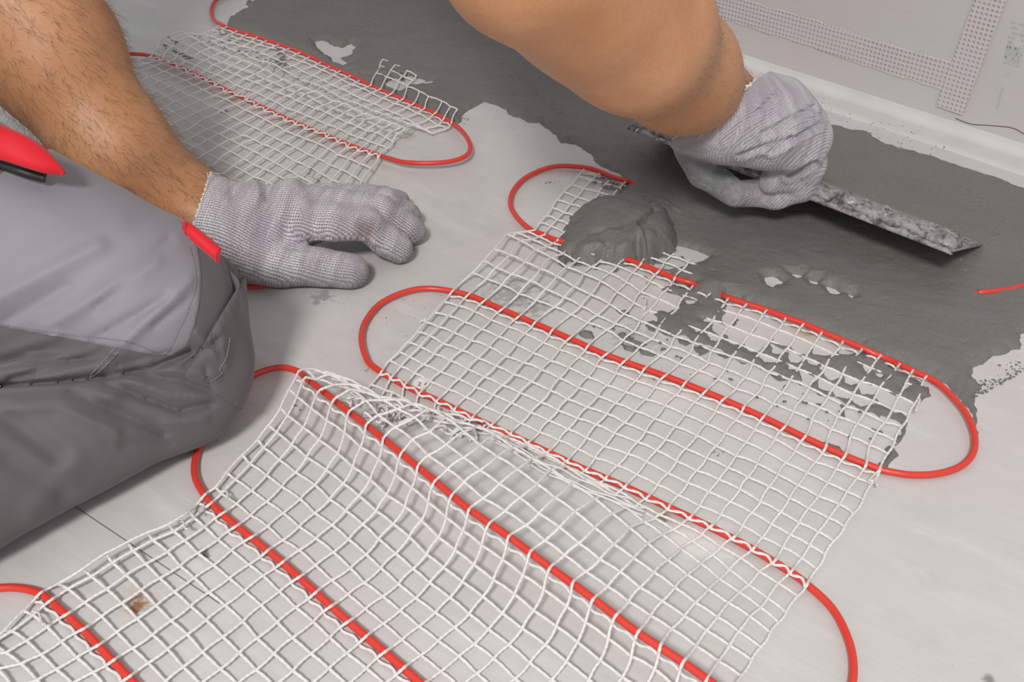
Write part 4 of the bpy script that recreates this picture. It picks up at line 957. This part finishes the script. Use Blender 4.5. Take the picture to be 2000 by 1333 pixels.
F_, lo, h = cut_field(gl, lo_, hi_, .0013, .010, [(e1, cn), ((0, 0, .0006), (0, 0, -1))])
V, Q = nets(F_, lo, h, 2); V = nrm_disp(V, Q, glove_disp); V[:, 2] = np.maximum(V[:, 2], .0004)
wg = A3(470, 450, .03)
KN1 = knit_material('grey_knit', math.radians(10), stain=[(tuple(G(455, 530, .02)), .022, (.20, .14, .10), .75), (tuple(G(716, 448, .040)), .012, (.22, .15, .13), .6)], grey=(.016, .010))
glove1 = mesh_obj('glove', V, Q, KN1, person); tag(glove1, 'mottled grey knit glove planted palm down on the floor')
# overlocked white edge of the cuff
def ring_edge(name, c, n, r, mat, parent, rr=.0011, squash=1.0):
    n = n/np.linalg.norm(n); a = np.cross(n, [0, 0, 1]); a /= np.linalg.norm(a); b = np.cross(n, a); pts = []
    for i in range(97):
        t = i/96*2*math.pi; pts.append(c+(a*math.cos(t)+b*math.sin(t)*squash)*(r+.0006*math.sin(t*31))+n*.0008*math.sin(t*47))
    T = Tubes(); T.add(pts, rr, 6, False)
    for i in range(26):
        t = random.uniform(0, 6.28); p = c+(a*math.cos(t)+b*math.sin(t)*squash)*r; q = rng.normal(0, .002, 3); T.add(catmull([p, p+q, p+q*1.6+rng.normal(0, .001, 3)], 3), .0003, 4, False)
    return T.build(name, mat, parent)
MAT_HEM = plain('cream_hem_thread', (.72, .68, .66), .8)
ac = G(392, 424, .043); ad = G(430, 440, .041)-ac; cc = ac+ad*(((e1-ac)@cn)/(ad@cn))
ring_edge('cuff_hem', cc, cn, .0318, MAT_HEM, glove1)

# raised glove closed round the trowel handle
g2 = [(G(1378, 205, .112), G(1420, 220, .106), .0345, .0350), (G(1420, 220, .106), G(1505, 240, .098), .0350, .0330), (G(1505, 240, .098), G(1558, 268, .088), .0320, .0250), (G(1400, 240, .096), G(1490, 258, .092), .0240, .0200),
      (G(1558, 272, .084), G(1578, 318, .067), .0150, .0135, .006), (G(1578, 318, .067), G(1562, 360, .046), .0135, .0128, .004), (G(1562, 360, .046), G(1515, 378, .037), .0128, .0120, .004), (G(1515, 378, .037), G(1452, 378, .034), .0120, .0108, .004),
      (G(1540, 255, .092), G(1556, 305, .073), .0140, .0130, .006), (G(1556, 305, .073), G(1540, 342, .056), .0130, .0124, .003), (G(1540, 342, .056), G(1512, 352, .052), .0124, .0112, .003),
      (G(1520, 240, .098), G(1530, 290, .080), .0135, .0125, .006), (G(1530, 290, .080), G(1525, 318, .066), .0125, .0118, .003),
      (G(1495, 235, .100), G(1495, 268, .088), .0130, .0118, .006),
      (G(1352, 240, .098), G(1352, 285, .074), .0200, .0140, .008), (G(1352, 285, .074), G(1376, 338, .050), .0140, .0120, .003), (G(1376, 338, .050), G(1436, 378, .037), .0120, .0106, .003)]
# adjoining cuff skirt, pulled over the wrist
e1b = A3(1462, 168, .125); e2b = A3(1330, 264, .105); vd = (e1b+e2b)/2-np.array([0, 0, CAM_H])
cnb = np.cross(e2b-e1b, vd); cnb /= np.linalg.norm(cnb); cnb = cnb if cnb.dot(wrR-A3(1480, 240, .085)) > 0 else -cnb
def g2_disp(P):
    px = to_px(P); d = np.zeros(len(P))
    for (a, b, w, am) in (((1490, 262), (1585, 212), 8, -.0030), ((1505, 296), (1598, 245), 8, -.0030), ((1465, 235), (1515, 185), 8, -.0024), ((1445, 304), (1545, 268), 7, -.0022), ((1420, 275), (1470, 215), 9, -.0015), ((1592, 318), (1540, 345), 7, -.0026)):
        a = np.array(a, float); b = np.array(b, float); q = px-a; ab = b-a; t = np.clip((q@ab)/(ab@ab), 0, 1); dd = np.linalg.norm(q-t[:, None]*ab, axis=1)
        d += am*np.exp(-(dd/w)**2)-am*.8*np.exp(-((dd-9)/6)**2)
    return d+.0010*vnoise(P, 70, 5)
pl = np.concatenate([np.vstack([p[0], p[1]]) for p in g2]); lo_ = pl.min(0)-.045; hi_ = pl.max(0)+.045
F_, lo, h = cut_field(g2, lo_, hi_, .0016, .009, [(e1b, cnb)])
V, Q = nets(F_, lo, h, 2); V = nrm_disp(V, Q, g2_disp)
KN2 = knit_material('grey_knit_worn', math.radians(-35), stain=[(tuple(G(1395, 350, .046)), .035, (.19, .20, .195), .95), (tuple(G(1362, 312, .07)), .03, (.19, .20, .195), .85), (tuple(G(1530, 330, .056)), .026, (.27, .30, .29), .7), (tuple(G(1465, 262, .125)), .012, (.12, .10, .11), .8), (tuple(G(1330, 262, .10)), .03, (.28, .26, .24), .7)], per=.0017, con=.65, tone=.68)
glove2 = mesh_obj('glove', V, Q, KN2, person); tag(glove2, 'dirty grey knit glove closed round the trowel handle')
ac = G(1378, 205, .112); ad = G(1420, 220, .106)-ac; cc = ac+ad*(((e1b-ac)@cnb)/(ad@cnb))
ring_edge('cuff_hem', cc, cnb, .0362, MAT_HEM, glove2, .0012)

# trousers: thigh folded over calf, creased
K = A3(272, 592, .085); TH = A3(-110, 455, .112); K2 = A3(335, 742, .041); CF = A3(-90, 930, .046)
tr = [(K, TH, .0505, .070), (TH, hip, .070, .105), (K2, CF, .0385, .0425), (CF, np.array([-.46, .17, .055]), .0425, .036), (K, K2, .0455, .040, .012), (A3(395, 560, .060), A3(385, 690, .045), .0230, .028, .014), (hip, hip+np.array([-.06, .02, .05]), .11, .12)]
def seg_d(px, a, b):
    a = np.array(a, float); b = np.array(b, float); q = px-a; ab = b-a; t = (q@ab)/(ab@ab); tt = np.clip(t, 0, 1); return np.linalg.norm(q-tt[..., None]*ab, axis=-1), tt
FOLDS = [((-20, 590), (192, 478), 20, .0038), ((90, 640), (304, 510), 15, .0030), ((240, 672), (372, 548), 11, .0034), ((40, 540), (230, 430), 30, .0016), ((190, 600), (330, 470), 12, -.0022), ((-10, 640), (130, 560), 12, -.0022), ((180, 665), (330, 580), 8, -.0024), ((300, 640), (368, 585), 6, -.0018),
         ((20, 745), (200, 690), 10, -.0040), ((60, 700), (240, 690), 9, .0028), ((230, 715), (330, 690), 7, -.003), ((-20, 700), (110, 655), 12, .003),
         ((205, 750), (300, 784), 9, -.0060), ((300, 784), (352, 802), 8, -.0055), ((352, 802), (412, 788), 8, -.0050), ((225, 732), (330, 772), 9, .0038), ((330, 772), (410, 775), 8, .0034), ((262, 728), (350, 742), 8, -.0040), ((350, 742), (410, 765), 8, -.0040), ((290, 715), (420, 735), 12, .003),
         ((140, 765), (245, 812), 12, -.0060), ((245, 812), (320, 846), 11, -.005), ((110, 790), (225, 845), 14, .005), ((60, 770), (190, 860), 14, .0018), ((-10, 800), (110, 890), 20, -.005), ((20, 900), (120, 960), 22, -.003), ((320, 830), (400, 820), 9, .003), ((240, 870), (330, 865), 10, -.0026), ((150, 900), (60, 1000), 22, .002),
         ((-20, 758), (110, 749), 9, -.010), ((110, 749), (210, 737), 9, -.010), ((210, 737), (290, 722), 9, -.009), ((290, 722), (335, 704), 9, -.008), ((335, 704), (372, 686), 8, -.007), ((-20, 725), (200, 712), 14, .004), ((-20, 800), (220, 775), 18, .005),
         ((385, 650), (425, 700), 7, .003), ((360, 715), (430, 660), 6, -.003), ((400, 720), (412, 758), 4, -.0032), ((430, 640), (440, 720), 8, .0022)]
def tdisp(P):
    px = to_px(P); d = np.zeros(px.shape[:-1])
    pos = np.zeros_like(d); neg = np.zeros_like(d)
    for (a, b, w, am) in FOLDS:
        dd, t = seg_d(px, a, b); g = am*np.exp(-(dd/w)**2)
        if am > 0: pos = np.maximum(pos, g)
        else: neg = np.minimum(neg, g)
    d = pos+neg
    return d+.0008*vnoise(P, 28, 3)
MAT_TROU = cloth_material('grey_twill', (.118, .106, .113), (.145, .132, .140)); MAT_PATCH = cloth_material('light_grey_twill', (.235, .222, .246), (.275, .262, .287), .55, .1)
MAT_RED = cloth_material('red_fabric', (.62, .010, .020), (.70, .018, .030), .6); MAT_BLACK = plain('black_webbing_and_gap_shade', (.012, .012, .014), .5); MAT_STITCH = plain('seam_thread', (.30, .285, .30), .8)
F1, lo1, h1 = field((-.84, .12, -.01), (-.388, .84, .40), .006, tr, .006)
F0, lo0, h0 = field((-.395, .26, -.004), (-.095, .64, .215), .0017, tr, .004)
ax = [lo0[d]+np.arange(F0.shape[d])*h0 for d in range(3)]; G0 = np.stack(np.meshgrid(*ax, indexing='ij'), -1)
near = np.abs(F0) < .018; Fd = F0.copy(); Fd[near] = F0[near]-tdisp(G0[near])
V, Q = nets(np.maximum(Fd, -(G0[..., 2]-.0006)), lo0, h0, 1)
trousers = mesh_obj('trousers', V, Q, MAT_TROU, person); tag(trousers, 'dark grey work trousers with a light grey knee panel')
V, Q = nets(F1, lo1, h1, 1); mesh_obj('trouser_seat', V, Q, MAT_TROU, trousers)
# panels are the same cloth shape, a little larger, cut by seam planes
def view_plane(p, q, flip):      # plane through the camera position and two pixels = a straight seam
    a = A3(p[0], p[1], 0)-np.array([0, 0, CAM_H]); b = A3(q[0], q[1], 0)-np.array([0, 0, CAM_H]); n = np.cross(a, b); n /= np.linalg.norm(n)
    return (np.array([0, 0, CAM_H]), n*flip)
def side(pl, px):                # orient so that the given pixel is kept (negative side)
    v = A3(px[0], px[1], 0)-np.array([0, 0, CAM_H]); return (pl[0], pl[1]*(-1 if v@pl[1] > 0 else 1))
def shell(name, src, off, planes, mat, hi=None, h=.0017, box=None, extra=None):
    b0, b1 = box; F, lo, hh = field(b0, b1, h, src, .004)
    axx = [lo[d]+np.arange(F.shape[d])*hh for d in range(3)]; Gd = np.stack(np.meshgrid(*axx, indexing='ij'), -1)
    nn = np.abs(F) < .020; F[nn] -= tdisp(Gd[nn]); F -= off
    for (p, n) in planes: F = np.maximum(F, (Gd-p)@n)
    if extra is not None: F = np.maximum(F, extra(Gd))
    F = np.maximum(F, -(Gd[..., 2]-.002))
    V, Q = nets(F, lo, hh, 1); return mesh_obj(name, V, Q, mat, trousers)
KA = A3(392, 560, .10)
def knee_cut(Gd):     # rounded front edge of the panel: a large sphere centred back along the thigh
    c = A3(175, 530, .115); r0 = None
    px = to_px(Gd); x, y = px[..., 0], px[..., 1]
    e = np.sqrt(((x-150)/243)**2+((y-560)/200)**2)
    return np.where(y < 560, (np.sqrt(((x-150)/243)**2+((y-545)/260)**2)-1), (np.sqrt(((x-150)/243)**2+((y-545)/290)**2)-1))*.09
pbox = ((-.52, .33, .03), (-.15, .66, .24))
shell('knee_panel', tr[:2], .0022, [side(view_plane((0, 638), (330, 700), 1), (200, 500))], MAT_PATCH, box=pbox, extra=knee_cut)
shell('knee_pocket', tr[:1]+tr[4:6], .0034, [side(view_plane((474, 545), (350, 703), 1), (440, 690)), side(view_plane((474, 545), (437, 606), 1), (440, 690)), side(view_plane((320, 712), (470, 800), 1), (440, 650))], MAT_TROU, box=((-.30, .36, .005), (-.10, .62, .16)))
# standing rim of the pocket, gaping away from the knee
def ribbon(name, top, bot, mat, parent, th=.0014, sub=5):
    a = catmull([A3(*p) for p in top], sub); b = catmull([A3(*p) for p in bot], sub); n = min(len(a), len(b)); V = []; F = []; m = 6
    for i in range(n):
        d = b[i]-a[i]; t = (a[min(i+1, n-1)]-a[max(i-1, 0)]); nn = np.cross(d, t); nn /= np.linalg.norm(nn)+1e-12
        for s in (0, 1):
            for j in range(m):
                f = j/(m-1); V.append(a[i]+d*f+nn*(th*(s-.5))*(1 if 0 < j < m-1 else .4)+nn*.0016*math.sin(math.pi*f))
    g = lambda i, s, j: i*2*m+s*m+j
    for i in range(n-1):
        for j in range(m-1): F.append((g(i, 0, j), g(i+1, 0, j), g(i+1, 0, j+1), g(i, 0, j+1))); F.append((g(i, 1, j), g(i, 1, j+1), g(i+1, 1, j+1), g(i+1, 1, j)))
        F.append((g(i, 0, 0), g(i, 1, 0), g(i+1, 1, 0), g(i+1, 0, 0))); F.append((g(i, 0, m-1), g(i+1, 0, m-1), g(i+1, 1, m-1), g(i, 1, m-1)))
    for i in (0, n-1):
        for j in range(m-1): F.append((g(i, 0, j), g(i, 0, j+1), g(i, 1, j+1), g(i, 1, j)))
    return mesh_obj(name, V, F, mat, parent)
ribbon('pocket_rim', [(427, 512, .098), (447, 528, .096), (466, 549, .090), (463, 575, .085), (452, 600, .083)], [(432, 560, .080), (440, 575, .078), (452, 600, .072), (455, 625, .066), (452, 655, .064)], MAT_TROU, trousers, .002)
ribbon('red_tab', [(356, 436, .138), (366, 434, .137), (400, 458, .132), (431, 485, .126)], [(358, 450, .130), (372, 468, .128), (400, 492, .124), (427, 514, .118)], MAT_RED, trousers, .004)
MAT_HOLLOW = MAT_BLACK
ribbon('pocket_gap_shade', [(404, 500, .094), (425, 508, .094), (452, 540, .086)], [(438, 600, .076), (440, 598, .076), (443, 590, .076)], MAT_BLACK, trousers, .0012)  # black sheet standing in for the shade inside the gaping pocket
ribbon('red_flap', [(-60, 215, .200), (0, 243, .190), (55, 268, .182), (88, 292, .176), (112, 318, .170), (129, 338, .165)], [(-60, 300, .180), (0, 312, .176), (45, 325, .173), (75, 334, .170), (100, 340, .167), (122, 343, .164)], MAT_RED, trousers, .005)
ribbon('black_strap', [(-60, 290, .176), (0, 310, .170), (50, 326, .167), (92, 338, .163)], [(-60, 312, .170), (0, 330, .165), (45, 345, .162), (88, 356, .158)], MAT_BLACK, trousers, .004)
# seams drawn with thread lying on the cloth
from mathutils.bvhtree import BVHTree
bpy.context.view_layer.update()
dg = bpy.context.evaluated_depsgraph_get()
def cast(objs, px, py, off=.0004):
    d = (Vector(W(px, py, 0))-Vector((0, 0, CAM_H))).normalized(); best = None
    for t in objs:
        r = t.ray_cast(Vector((0, 0, CAM_H)), d)
        if r[0] is not None and (best is None or r[3] < best[0]): best = (r[3], r[0]+r[1].normalized()*off if r[1].dot(d) < 0 else r[0]-r[1].normalized()*off)
    return best[1] if best else None
trees = [BVHTree.FromObject(o, dg) for o in bpy.data.objects if o.parent in (trousers,) or o is trousers]
def stitch(name, pts, step=5, gap=True, r=.00035, mat=MAT_STITCH):
    P = catmull([(a, b, 0) for a, b in pts], 40); L = np.concatenate([[0], np.cumsum(np.linalg.norm(np.diff(P, axis=0), axis=1))]); T = Tubes(); n = int(L[-1]/step)
    for i in range(n):
        seg = []
        for f in (0, .5, .92 if not gap else .62):
            x = np.interp((i+f)*step, L, P[:, 0]); y = np.interp((i+f)*step, L, P[:, 1]); q = cast(trees, x, y)
            if q is not None: seg.append(tuple(q))
        if len(seg) == 3: T.add(seg, r, 4, False)
    if T.n: T.build(name, mat, trousers)
stitch('seam', [(0, 634), (120, 652), (250, 668), (318, 690), (350, 640), (374, 585), (380, 530), (368, 480)], 4)
stitch('seam', [(236, 682), (215, 705), (190, 728), (170, 738)], 4); stitch('seam', [(226, 680), (204, 704), (176, 732)], 4)
stitch('seam', [(448, 660), (440, 700), (428, 722), (432, 730), (408, 747)], 4)

# shirt and shoes lie outside the frame but belong to the figure
sh = [(shL+(elbL-shL)*.55, shL, .062, .068), (shR+(elbR-shR)*.45, shR, .062, .068), (shL, chest+np.array([-.02, .01, 0]), .068, .125, .05), (shR, chest+np.array([.03, 0, 0]), .068, .125, .05), (chest, hip, .128, .122, .06)]
F_, lo, h = field((-.84, .45, .10), (.08, 1.03, .78), .009, sh, .03)
V, Q = nets(F_, lo, h, 2); V = nrm_disp(V, Q, lambda P: .003*vnoise(P, 14, 3)); mesh_obj('shirt', V, Q, cloth_material('dark_tee', (.10, .10, .11), (.13, .13, .14)), person)
